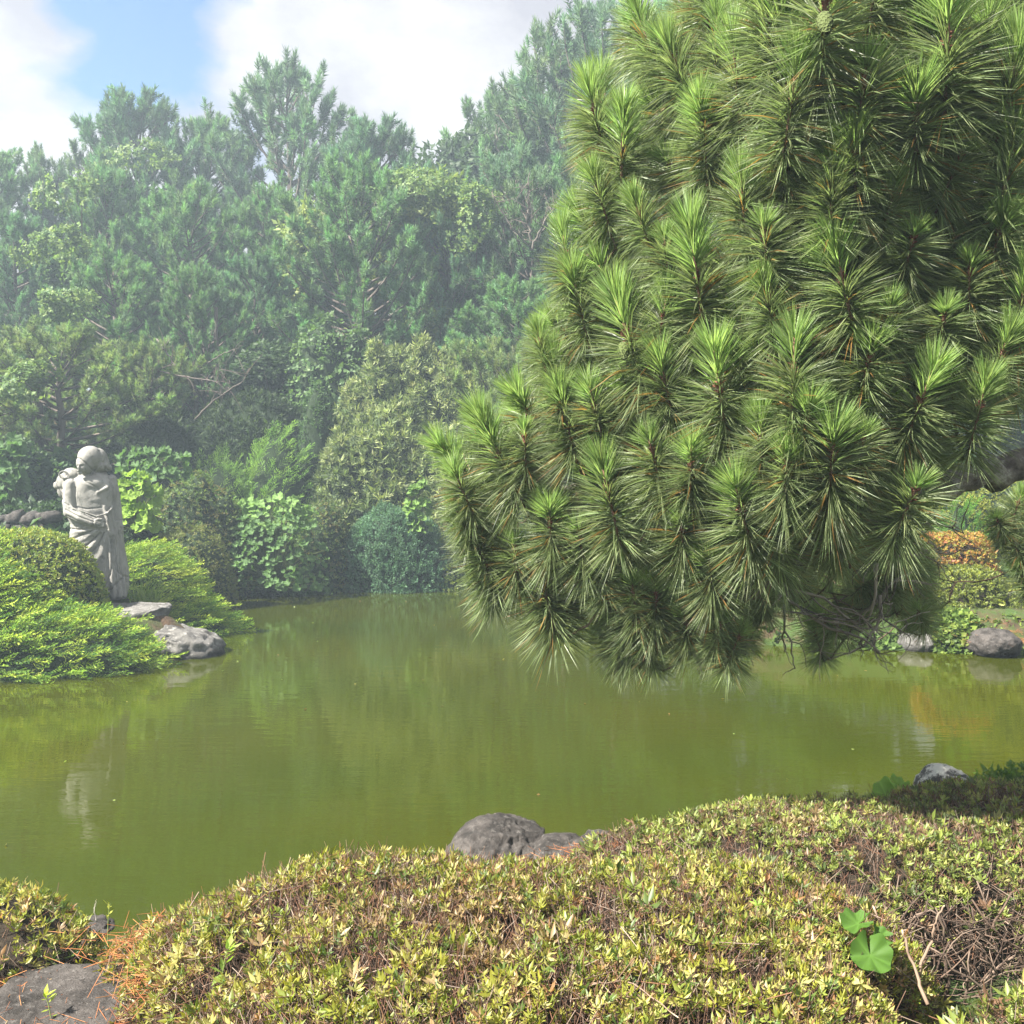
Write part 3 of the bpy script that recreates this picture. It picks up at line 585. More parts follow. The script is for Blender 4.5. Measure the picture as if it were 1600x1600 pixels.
def leaf_plant(name, label, base, leaves, col, cat='plant', stalk=True, colvar=.12, group=None, mat=M_ROUND, parts_named='leaf'):
    """leaves: (position, normal, radius, roll)"""
    t = thing(name, label, cat, tuple(base), group=group); b = Vector(base); tm = []
    for s in range(4):
        v, f, c = round_leaf(1.0, s + 40, .36); tm.append(make_mesh('leaf', v, f, c * np.array(col) * rng.uniform(1 - colvar, 1 + colvar), [mat], smooth=True))
    st_ = []
    for i, (p_, n_, r_, roll) in enumerate(leaves):
        o = link(parts_named, tm[i % 4], t); q = Vector(n_).normalized().to_track_quat('Z', 'Y') @ Matrix.Rotation(roll, 3, 'Z').to_quaternion()
        o.rotation_mode = 'QUATERNION'; o.rotation_quaternion = q; o.location = Vector(p_) - b; o.scale = (r_, r_, r_)
        if stalk: e = np.array((Vector(p_) - b)[:]); st_.append(tube(bez((0, 0, 0), (e[0] * .3, e[1] * .3, e[2] * .8), e, 6), np.linspace(.06, .04, 6) * r_, 5, (.12, .15, .05)))
    if st_: v, f, c = join(st_); link('stalk', make_mesh('stalk', v, f, c, [M_TWIG], smooth=True), t)
    return t
c0 = at(1352, 1480, 2.36)
leaf_plant('leopard_plant', 'large round notched glossy green leaf cluster in the shaded hedge gap', (c0.x + .02, c0.y + .12, gz(c0.x, 2.5) - .01),
           [((c0.x + .005, c0.y - .02, c0.z - .01), (-.05, -.65, .75), .046, math.pi * 1.0), ((c0.x - .0, c0.y + .05, c0.z + .035), (-.2, -.3, .9), .036, 2.2),
            ((c0.x + .045, c0.y + .03, c0.z + .012), (.4, -.5, .6), .026, 1.0), ((c0.x + .045, c0.y + .0, c0.z - .15), (.2, -.6, .5), .020, .4)], (.062, .130, .020))
c1 = at(1396, 1238, 4.1)
leaf_plant('nettle_plant', 'bright green broad toothed leaves rising behind the right hedge', (c1.x, c1.y, .45),
           [((c1.x - .03, c1.y, c1.z - .01), (-.3, -.5, .8), .055, .3), ((c1.x + .05, c1.y, c1.z + .0), (.4, -.4, .8), .045, 2.), ((c1.x - .05, c1.y - .03, c1.z - .07), (-.3, -.6, .6), .055, 1.), ((c1.x + .02, c1.y, c1.z + .03), (.0, -.3, .9), .04, 4.)], (.20, .34, .06))
# weed and sprigs
def sprig(label, px, py, D, h, n, lf, col, lean=(0, 0), name='weed'):
    b = at(px, py, D); t = thing(name, label, 'plant', tuple(b)); e = np.array([lean[0], lean[1], h]); P = bez((0, 0, -.12), (0, 0, h * .5), e, 9)
    v, f, c = tube(P, np.linspace(.002, .001, 9), 4, (.2, .25, .08)); link('stem', make_mesh('stem', v, f, c, [M_TWIG], smooth=True), t)
    k = rng.integers(4, 9, n); A = P[k]; d = nz(rng.normal(0, 1, (n, 3)) * [1, 1, .35] + [0, 0, .5]); lm = [make_mesh('leaf', *scatter(lf, np.eye(3)[None], [[0, 0, 0]], 1.0, [np.array(col) * q]), [M_LEAF]) for q in (.8, 1, 1.2)]
    for i in range(n):
        o = link('leaf', lm[i % 3], t, loc=tuple(A[i])); o.rotation_mode = 'QUATERNION'; o.rotation_quaternion = Vector(d[i]).to_track_quat('Z', 'Y'); s = random.uniform(.7, 1.2); o.scale = (s, s, s)
sprig('tall pale green weed stalk rising from the hedge left of the round leaf', 1180, 1500, 2.35, .14, 14, leaf4(.022, .009), (.22, .32, .06), (.0, -.02))
sprig('bright yellow-green sprig beside the dark slab in the near left corner', 82, 1585, 2.65, .05, 10, leaf4(.035, .012), (.34, .42, .05), (-.02, 0))
sprig('sprig of larger light green leaves on the left slope of the main hedge', 345, 1520, 2.35, .06, 12, leaf4(.045, .017), (.24, .34, .07), (.02, 0))
sprig('small leafy sprig upright at the water edge left', 168, 1438, 3.5, .06, 8, leaf4(.03, .011), (.32, .34, .06), (.01, 0))
sprig('lone shoot sticking up from the hedge against the water', 534, 1352, 2.9, .035, 7, leaf4(.02, .008), (.36, .36, .06))
sprig('pair of low leafy sprigs over the dark stones by the hedge', 925, 1318, 4.2, .03, 10, leaf4(.04, .014), (.26, .34, .06), (.02, 0))

# fallen needles on the near bank
n = 10000
X = rng.uniform(-2.3, -.2, n); Y = rng.uniform(2.1, 3.9, n); Z = ground(X, Y) + rng.uniform(.0, .035, n)
d = nz(rng.normal(0, 1, (n, 3)) * [1, 1, .22]); ln = rng.uniform(.05, .11, (n, 1)); A = np.stack([X, Y, Z], 1)
s = sticks(A - d * ln / 2, A + d * ln / 2, .0009, .0006, palette(n, [(.42, .16, .06), (.50, .24, .10), (.30, .11, .05), (.5, .36, .2)], [4, 3, 3, 1]))
tag(link('fallen_pine_needles', make_mesh('fallen_pine_needles', *s, [M_TWIG])), 'litter of orange brown dry pine needles on the near left bank', 'needles', kind='stuff')
def litter(label, lobes_pts, n, seed):
    ps = []
    for (px, py, D, rx, ry) in lobes_pts:
        c = at(px, py, D); X = rng.normal(c.x, rx, n); Y = rng.normal(c.y, ry, n); Z = c.z + rng.normal(.0, .012, n); d = nz(rng.normal(0, 1, (n, 3)) * [1, 1, .35]); ln = rng.uniform(.04, .10, (n, 1)); A = np.stack([X, Y, Z], 1)
        ps.append(sticks(A - d * ln / 2, A + d * ln / 2, .0010, .0006, palette(n, [(.42, .16, .06), (.50, .24, .10), (.30, .11, .05)], [4, 3, 3])))
    tag(link('fallen_pine_needles', make_mesh('fallen_pine_needles', *join(ps), [M_TWIG])), label, 'needles', kind='stuff')
litter('dry orange needles caught on the stones and hedge rim by the boulder', [(930, 1345, 3.9, .10, .08), (495, 1400, 3.05, .08, .05), (270, 1470, 2.9, .10, .08), (1000, 1330, 3.6, .06, .05), (280, 1520, 2.6, .07, .06)], 420, 1)
litter('red brown needle litter above the boulder on the right far shore', [(1560, 985, 11.2, .35, .15), (1500, 965, 11.5, .3, .15), (1590, 1000, 11.0, .3, .1)], 700, 2)
# ------------------------------------------------------------------ junipers and mound beside the statue
def juniper(label, lobes, n, seed, dirx, cols, wts, scale=1.0, cat='juniper', name='juniper_bush', upw=.12, dy=-.25):
    V, F = lobe_mesh(lobes, 0.0, .08, seed, .08); base = np.array([lobes[0][0], lobes[0][1], gz(lobes[0][0], lobes[0][1])]); t = thing(name, label, cat, tuple(base))
    P, Nn = sample_surface(V, F, n); ax = nz(Nn * .42 + np.array([dirx * 1.35, dy, upw]) + rng.normal(0, .15, (n, 3)))
    P = P - ax * .22 * scale + Nn * rng.uniform(-.10, .05, (n, 1)); C = palette(n, cols, wts, .18) * (1 + .2 * fbm(P, 1.6, 3, seed + 2))[:, None]
    # each spray lies flat on its side: its width across the slope
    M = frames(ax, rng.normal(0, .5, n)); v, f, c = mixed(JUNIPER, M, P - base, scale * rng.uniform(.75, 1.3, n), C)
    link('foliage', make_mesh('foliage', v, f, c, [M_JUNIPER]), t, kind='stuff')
    V2, F2 = lobe_mesh(lobes, .16, .1, seed, .08); link('filler_core', make_mesh('filler_core', V2 - base, F2, None, [M_GREENCORE], smooth=True), t)  # added dark shell under the sprays, closes the gaps between them
    return t
JC = [(.27, .39, .05), (.17, .29, .04), (.42, .50, .08), (.07, .15, .03)]
juniper('large spreading bright green juniper covering the left shore in front of the statue', [(-6.2, 10.7, 1.40, 1.10, 1.1, 2.2), (-5.35, 9.98, .66, 2.0, .72, 1.35), (-7.6, 10.0, .9, 1.6, .9, 2), (-5.75, 10.3, 1.10, 1.0, .75, 2)], 3300, 3, .95, JC, [5, 5, 3, 4], .86)
juniper('spreading juniper right of the statue reaching out over the water', [(-4.75, 12.9, 1.06, .85, .75, 2.0), (-4.15, 12.55, .46, 1.25, .7, 1.4)], 1100, 4, 1.0, JC, [5, 4, 4, 2], .88)
juniper('feathery light green conifer leaning over the far bank left of centre', [((435 - 800) / FPX * 18.6, 18.6, 2.85, .75, .6, 2.0)], 300, 5, .35, [(.15, .28, .06), (.21, .35, .07)], [1, 1], 1.1, 'conifer', 'conifer_shrub', .5)
juniper('lower feathery green conifer above the dark azaleas on the far bank', [((335 - 800) / FPX * 18.4, 18.4, 2.35, .85, .6, 2.0)], 330, 6, .2, [(.14, .26, .06), (.18, .31, .07)], [1, 1], 1.0, 'conifer', 'conifer_shrub', .5)
juniper('bright green needle shrub beside the clipped hedge on the right shore', [((1500 - 800) / FPX * 12.9, 12.9, 1.75, .33, .3, 2.0)], 150, 16, .1, [(.10, .26, .03), (.14, .30, .05)], [1, 1], .6, 'shrub', 'needle_shrub', .9)
bush('clipped_bush', 'smooth rounded yellow-brown clipped bush against the foot of the statue', [(-5.32, 11.0, 1.36, .86, .75, 2.1)], 'bush', 5200, AZALEA_FAR, .75,
     [(.28, .36, .05), (.20, .29, .045), (.34, .34, .07), (.12, .18, .035)], [4, 3, 2, 2], M_AZALEA, M_GREENCORE, seed=31, inset=.06, amp=.02, upw=.3)
# grass tuft beside the statue
gb = at(228, 925, 12.0); m = 130; o0 = rng.normal(0, .07, (m, 3)) * [1, 1, .1]; dd = nz(rng.normal(0, .45, (m, 3)) + [0.15, 0, 1])
v, f, c = needle_ribbons(o0, dd, rng.uniform(.25, .5, m), .012, .25, palette(m, [(.28, .36, .08), (.2, .3, .05)], [1, 1]))
tag(link('grass_tuft', make_mesh('grass_tuft', v, f, c, [M_LEAF]), loc=(gb.x, gb.y, gb.z - .15)), 'tuft of arching pale grass blades between statue and right juniper', 'grass', kind='stuff')

# ------------------------------------------------------------------ far bank shrubs
def lobe_px(px, ytop, D, wpx, ry, e=2.2):
    p_ = at(px, ytop, D); return (p_.x, D, p_.z, wpx / 2 * D / FPX, ry, e)
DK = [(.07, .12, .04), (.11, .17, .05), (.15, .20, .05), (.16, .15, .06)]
def shrub(label, lobes, n, tm, sc, cols, wts=None, name='shrub', cat='shrub', seed=0, **k):
    k.setdefault('mat', M_LEAF); k.setdefault('core', M_GREENCORE); k.setdefault('inset', .09); k.setdefault('res', .09); k.setdefault('amp', .20)
    return bush(name, label, lobes, cat, n, tm, sc, cols, wts or [1] * len(cols), seed=seed, **k)
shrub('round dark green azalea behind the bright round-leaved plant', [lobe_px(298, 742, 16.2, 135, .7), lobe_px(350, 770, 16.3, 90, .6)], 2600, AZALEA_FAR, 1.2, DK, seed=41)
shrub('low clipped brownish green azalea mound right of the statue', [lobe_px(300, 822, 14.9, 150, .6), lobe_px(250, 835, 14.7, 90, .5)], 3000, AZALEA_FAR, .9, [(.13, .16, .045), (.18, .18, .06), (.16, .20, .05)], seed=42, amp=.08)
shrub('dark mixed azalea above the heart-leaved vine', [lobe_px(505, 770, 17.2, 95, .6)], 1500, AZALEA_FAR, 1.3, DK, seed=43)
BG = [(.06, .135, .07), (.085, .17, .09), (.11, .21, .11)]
shrub('dense blue-green boxwood-like shrub standing at the water on the far bank', [lobe_px(615, 792, 17.6, 175, .9, 2.4), lobe_px(665, 835, 17.5, 95, .7), lobe_px(560, 830, 17.4, 80, .6)], 5200, BOXY, 1.6, BG, seed=44, amp=.14, jit=.3, inset=.12)
shrub('smaller blue-green shrub top rising behind the dense one', [lobe_px(588, 752, 18.6, 85, .6)], 900, BOXY, 1.7, BG, seed=45, amp=.14, jit=.3)
shrub('small yellow-green azalea at the water beneath the pine tip', [lobe_px(700, 888, 17.3, 62, .35)], 700, AZALEA_FAR, 1.0, [(.16, .2, .03), (.10, .15, .03)], seed=46)
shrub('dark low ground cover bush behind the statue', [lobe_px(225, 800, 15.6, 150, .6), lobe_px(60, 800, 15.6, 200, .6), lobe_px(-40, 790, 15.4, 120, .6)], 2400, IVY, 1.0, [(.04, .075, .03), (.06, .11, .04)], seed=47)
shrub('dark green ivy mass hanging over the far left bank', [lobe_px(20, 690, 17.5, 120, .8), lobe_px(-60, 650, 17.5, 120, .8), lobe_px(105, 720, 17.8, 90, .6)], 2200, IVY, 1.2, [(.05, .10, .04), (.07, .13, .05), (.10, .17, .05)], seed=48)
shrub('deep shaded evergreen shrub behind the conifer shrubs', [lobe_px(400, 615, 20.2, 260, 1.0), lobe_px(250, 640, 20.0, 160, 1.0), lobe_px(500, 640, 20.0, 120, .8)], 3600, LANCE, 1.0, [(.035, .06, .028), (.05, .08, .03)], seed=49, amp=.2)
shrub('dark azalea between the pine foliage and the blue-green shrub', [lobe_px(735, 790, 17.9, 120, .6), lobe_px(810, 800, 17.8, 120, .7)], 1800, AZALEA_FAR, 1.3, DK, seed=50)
PALE = [(.22, .27, .11), (.29, .33, .14), (.15, .20, .08), (.10, .14, .06)]
shrub('pale olive long-leaved shrub arching above the blue-green shrub', [lobe_px(600, 640, 19.0, 190, 1.0, 2.0), lobe_px(535, 672, 18.8, 90, .8, 2.0), lobe_px(690, 675, 18.8, 110, .8, 2), lobe_px(640, 625, 19.2, 70, .6, 2), lobe_px(570, 650, 18.6, 60, .5, 2)], 4200, LANCE, .95, PALE, [3, 3, 3, 2], seed=51, amp=.30, inset=.22, jit=.55)
shrub('taller pale yellow-green long-leaved shrub in front of the dark pines', [lobe_px(620, 548, 20.5, 220, 1.0, 2.0), lobe_px(555, 590, 20.2, 80, .8, 2), lobe_px(700, 560, 20.5, 120, .8, 2), lobe_px(660, 520, 20.6, 80, .6, 2), lobe_px(590, 550, 20.0, 60, .5, 2), lobe_px(740, 545, 20.5, 80, .6, 2)], 4600, LANCE, .95, PALE, [4, 4, 2, 1], seed=52, amp=.34, inset=.22, jit=.55)
shrub('pale green vine draped over the low branch left of the pale shrub', [lobe_px(505, 482, 21.0, 150, .8, 2.0), lobe_px(555, 500, 21, 110, .7, 2)], 1700, IVY, 1.2, [(.12, .20, .07), (.09, .16, .06)], seed=53, amp=.25, inset=.2)
shrub('light green soft shrub below the draped vine', [lobe_px(495, 600, 19.3, 80, .5, 2)], 700, BOXY, 2.0, [(.09, .16, .06), (.07, .13, .05)], seed=54, amp=.2)

# round leaved plants and vines with their leaves one by one
def leafy(label, cx, cy, D, wpx, hpx, n, rad, cols, name, seed, dome=.5, cat='plant'):
    r = np.random.default_rng(seed); c = at(cx, cy + hpx / 2, D); base = (c.x, c.y + .2, max(gz(c.x, c.y), c.z - .1)); lv = []
    for i in range(n):
        u, v_ = r.uniform(-1, 1), r.uniform(-1, 1)
        if u * u + max(0, v_) ** 2 > 1.05: u *= .6; v_ *= .6
        p_ = at(cx + u * wpx / 2, cy - v_ * hpx / 2, D - dome * (1 - u * u) * (1 - .5 * v_) + r.uniform(0, .12))
        lv.append((p_, (u * .5 + r.normal(0, .4), -.5 + r.normal(0, .3), .65 + v_ * .2 + r.normal(0, .2)), rad * r.uniform(.5, 1.25), r.uniform(2.4, 3.9)))
    return leaf_plant(name, label, base, lv, cols, cat=cat, colvar=.25)
leafy('bright yellow-green round-leaved butterbur clump just right of the statue', 206, 782, 15.0, 84, 88, 110, .075, (.20, .31, .045), 'butterbur', 1)
leafy('darker round-leaved clump above the bright butterbur clump', 238, 722, 16.9, 110, 48, 80, .085, (.075, .14, .045), 'butterbur', 2)
leafy('heart-leaved vine spilling down the far bank to the water', 425, 862, 16.4, 175, 120, 300, .052, (.085, .155, .05), 'heart_leaf_vine', 3, .9, 'vine')
leafy('light green heart-leaved vine climbing above the spilling vine', 415, 800, 16.6, 150, 50, 90, .075, (.14, .23, .065), 'heart_leaf_vine', 4, .4, 'vine')
leafy('narrow bright vine hanging beside the blue-green shrub', 655, 788, 17.2, 40, 90, 70, .06, (.13, .22, .05), 'heart_leaf_vine', 5, .1, 'vine')
leafy('round-leaved ivy clump at the far left edge in shade', 12, 735, 16.0, 50, 110, 50, .10, (.08, .15, .05), 'ivy_plant', 6, .2, 'ivy')
shrub('dark green undergrowth beneath the spilling heart-leaved vine', [lobe_px(420, 838, 16.9, 190, .65), lobe_px(500, 860, 17.0, 80, .5), lobe_px(350, 850, 16.4, 80, .5)], 2400, IVY, .95, [(.06, .11, .04), (.09, .16, .06)], seed=55)

# ------------------------------------------------------------------ right far shore
YG = [(.19, .22, .035), (.14, .18, .03), (.24, .25, .05)]
shrub('large clipped yellow-green hedge under the thick pine limb at the right edge', [lobe_px(1600, 742, 14.2, 260, 1.0, 3), lobe_px(1500, 775, 13.9, 130, .8, 2.6), lobe_px(1720, 740, 14.2, 200, 1, 3)], 6500, AZALEA_FAR, .95, YG, seed=61, amp=.05)
shrub('flat topped orange and yellow clipped bush on the right shore', [lobe_px(1490, 835, 12.6, 125, .42, 4)], 2600, AZALEA_FAR, .85, [(.46, .24, .06), (.40, .32, .06), (.34, .13, .06), (.24, .26, .05)], [4, 4, 2, 2], seed=62, amp=.02, mat=M_AZALEA, core=M_CORE)
shrub('rounded yellow-green azalea below the orange topped bush', [lobe_px(1515, 888, 11.9, 120, .42, 2.6), lobe_px(1590, 905, 11.9, 70, .4)], 3000, AZALEA_FAR, .85, [(.26, .30, .04), (.18, .23, .04), (.12, .15, .03)], seed=63, amp=.05, mat=M_AZALEA, core=M_CORE)
shrub('low ivy ground cover around the right shore boulders', [lobe_px(1490, 970, 11.2, 90, .3), lobe_px(1590, 985, 11.0, 70, .28), lobe_px(1640, 985, 11.0, 90, .3)], 1500, IVY, .75, [(.20, .27, .05), (.12, .19, .04)], seed=64)
shrub('mid green shrub in shade directly behind the dead pine twigs', [lobe_px(1350, 850, 13.3, 210, .8), lobe_px(1240, 870, 13.6, 160, .8), lobe_px(1430, 880, 12.8, 80, .6)], 3000, BOXY, 1.5, [(.08, .15, .03), (.11, .19, .035), (.16, .2, .035)], seed=65, amp=.12)
shrub('low green ground cover on the far shore under the dead pine twigs', [lobe_px(1230, 990, 11.9, 150, .35), lobe_px(1340, 985, 11.5, 150, .35), lobe_px(1130, 985, 12.4, 130, .4), lobe_px(1410, 960, 11.9, 70, .3)], 2600, IVY, .8, [(.14, .22, .05), (.10, .17, .04)], seed=68)
shrub('olive azalea along the shaded shore behind the lowest pine branches', [lobe_px(1200, 930, 12.6, 190, .5), lobe_px(1080, 925, 13.6, 170, .6), lobe_px(1320, 950, 12.1, 160, .45)], 3000, AZALEA_FAR, 1.0, [(.12, .15, .03), (.08, .12, .03), (.17, .19, .04)], seed=66, amp=.08)
shrub('yellowish azalea row on the far shore hidden behind the pine', [lobe_px(900, 880, 15.6, 170, .7), lobe_px(1000, 900, 14.8, 150, .6)], 2600, AZALEA_FAR, 1.2, [(.19, .22, .04), (.12, .16, .03)], seed=67)

# ------------------------------------------------------------------ background trees
def pine_model(seed, H=7.0, crown0=.12, rad=2.3, bare=0.0, dense=1.0, bushy=1.0, col=(.050, .105, .050), steep=1.0):
    r = np.random.default_rng(seed); tt = np.linspace(0, 1, 14); tr = np.stack([np.cumsum(r.normal(0, .04, 14)), np.cumsum(r.normal(0, .04, 14)), tt * H], 1); tr[0, :2] = 0
    wood = [tube(tr, np.interp(tt, [0, .7, 1], [.13, .07, .015]), 7)]; bp = []; bd = []; bs = []; z = crown0 * H
    def axis_at(z): return np.array([np.interp(z, tr[:, 2], tr[:, 0]), np.interp(z, tr[:, 2], tr[:, 1]), z])
    while z < H * .97:
        t = (z / H - crown0) / (1 - crown0); prof = (1 - t) ** .62 * (.75 + .5 * min(t * 4, 1)) * bushy; nb = r.integers(4, 7); a0 = r.uniform(0, 6.28)
        for k in range(nb):
            if r.random() < .12: continue
            a = a0 + k * 2 * math.pi / nb + r.normal(0, .25); ln = rad * prof * r.uniform(.65, 1.15) + .25; el = R(4 + 40 * t * steep + r.normal(0, 7)); o_ = axis_at(z + r.uniform(-.08, .08))
            d = np.array([math.cos(a) * math.cos(el), math.sin(a) * math.cos(el), math.sin(el)]); e = o_ + d * ln + np.array([0, 0, ln * .22]); P = bez(o_, o_ + d * ln * .6 - np.array([0, 0, ln * .03]), e, 7)
            wood.append(tube(P, np.linspace(.022 + .012 * ln, .008, 7), 4)); isbare = r.random() < bare
            ns = int((4 + ln * 4.6) * dense)
            for j in range(ns):
                s_ = r.uniform(.30, 1.0) ** .8; p0 = P[min(int(s_ * 6), 5)] * (1 - (s_ * 6) % 1) + P[min(int(s_ * 6) + 1, 6)] * ((s_ * 6) % 1)
                sd2 = nz(d + np.array([r.normal(0, .65), r.normal(0, .65), r.uniform(.0, .9)])); l2 = r.uniform(.12, .55) * (1.1 - .5 * s_); q = p0 + sd2 * l2; wood.append(tube(np.array([p0, (p0 + q) / 2 + [0, 0, -.03], q]), [.01, .008, .006], 3))
                if not isbare or r.random() < .25:
                    bp.append(q - sd2 * .1); bd.append(nz(sd2 * .5 + np.array([0, 0, .75]))); bs.append(r.uniform(.75, 1.15))
                    if r.random() < .8: bp.append((p0 + q) / 2 + r.normal(0, .08, 3)); bd.append(nz(sd2 + r.normal(0, .4, 3) + [0, 0, .3])); bs.append(r.uniform(.65, 1.0))
            if not isbare: bp.append(e - d * .15); bd.append(nz(d * .5 + [0, 0, .9])); bs.append(1.15)
        z += r.uniform(.24, .36)
    for k in range(4): bp.append(axis_at(H * .97) + [r.normal(0, .05), r.normal(0, .05), -.35 * k * .8]); bd.append(nz(np.array([r.normal(0, .15), r.normal(0, .15), 1]))); bs.append(1.3)
    bp, bd, bs = np.array(bp), np.array(bd), np.array(bs); n = len(bp); C = tint(n, np.array(col) * np.array([2.35, 2.0, 1.85]), .38, .12)
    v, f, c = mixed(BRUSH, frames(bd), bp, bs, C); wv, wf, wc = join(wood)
    return (make_mesh('trunk', wv, wf, None, [M_FARBARK], smooth=True), make_mesh('crown', v, f, c, [M_FARNEEDLE]), H)
def broad_model(seed, H=6.0, rad=1.8, cols=((.10, .18, .055), (.14, .23, .07)), tm=BROAD, n=2600, sc=1.0, crown0=.2, K=26):
    r = np.random.default_rng(seed); wood = [tube(np.array([[0, 0, -.3], [.05, 0, H * .3], [0, .05, H * .6]]), [.12, .09, .05], 7)]; P = []; D_ = []
    for k in range(K):
        u = nz(r.normal(0, 1, 3)); s_ = r.random() ** .35; zc = H * (crown0 + (1 - crown0) * .5) ; c = np.array([u[0] * rad * .72 * s_, u[1] * rad * .72 * s_, zc + u[2] * H * (1 - crown0) * .40 * s_]); rr = r.uniform(.38, .66) * rad * .62
        wood.append(tube(bez([0, 0, H * r.uniform(.2, .5)], [c[0] * .4, c[1] * .4, c[2] * .8], c, 6), np.linspace(.045, .012, 6), 4))
        m = n // K; q = nz(r.normal(0, 1, (m, 3)) + [0, 0, .35]); P.append(c + q * rr * r.uniform(.55, 1.08, (m, 1)) * [1, 1, .8]); D_.append(nz(q + [0, 0, .4] + r.normal(0, .35, (m, 3))))
    P = np.concatenate(P); D_ = np.concatenate(D_); C = palette(len(P), cols, [1] * len(cols), .22)
    v, f, c = mixed(tm, frames(D_), P, sc * r.uniform(.7, 1.25, len(P)), C); wv, wf, wc = join(wood)
    return (make_mesh('trunk', wv, wf, None, [M_FARBARK], smooth=True), make_mesh('crown', v, f, c, [M_LEAF]), H)
B2 = [whorl(6, leaf2(0.17, 0.085), (30, 100), 0.14, s) for s in range(4)]
PINES = [pine_model(1), pine_model(2, rad=2.6, crown0=.08, col=(.055, .115, .055)), pine_model(3, rad=2.0, col=(.045, .098, .058)), pine_model(4, rad=1.9, bare=.45, dense=.6, steep=1.25, col=(.05, .095, .05)),
         pine_model(5, H=4.5, rad=2.4, crown0=.25, bushy=1.1, col=(.075, .12, .05)), pine_model(6, rad=2.5, steep=1.2, dense=.8, col=(.05, .10, .062))]
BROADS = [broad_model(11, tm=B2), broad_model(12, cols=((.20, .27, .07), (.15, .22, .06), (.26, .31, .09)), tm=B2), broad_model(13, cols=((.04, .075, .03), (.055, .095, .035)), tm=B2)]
first = {}
def tree(model, label, px, ytop, D, wpx, rz=0.0, group='trees covering the slope beyond the pond', cat=None):
    ispine = model in PINES; p_ = at(px, ytop, D); z0 = gz(p_.x, D) - .1; tr, cr, H = model; s = (p_.z - z0) / (H * 1.075); ws = wpx * D / FPX / 4.6
    nm = 'pine_tree' if ispine else 'broadleaf_tree'
    t = thing(nm, label, cat or ('pine' if ispine else 'tree'), (p_.x, D, z0), rz, group); ws = max(ws if ispine else ws * 1.25, s * .9); t.scale = (ws, ws, s)
    link('trunk', tr, t); link('crown', cr, t); return t
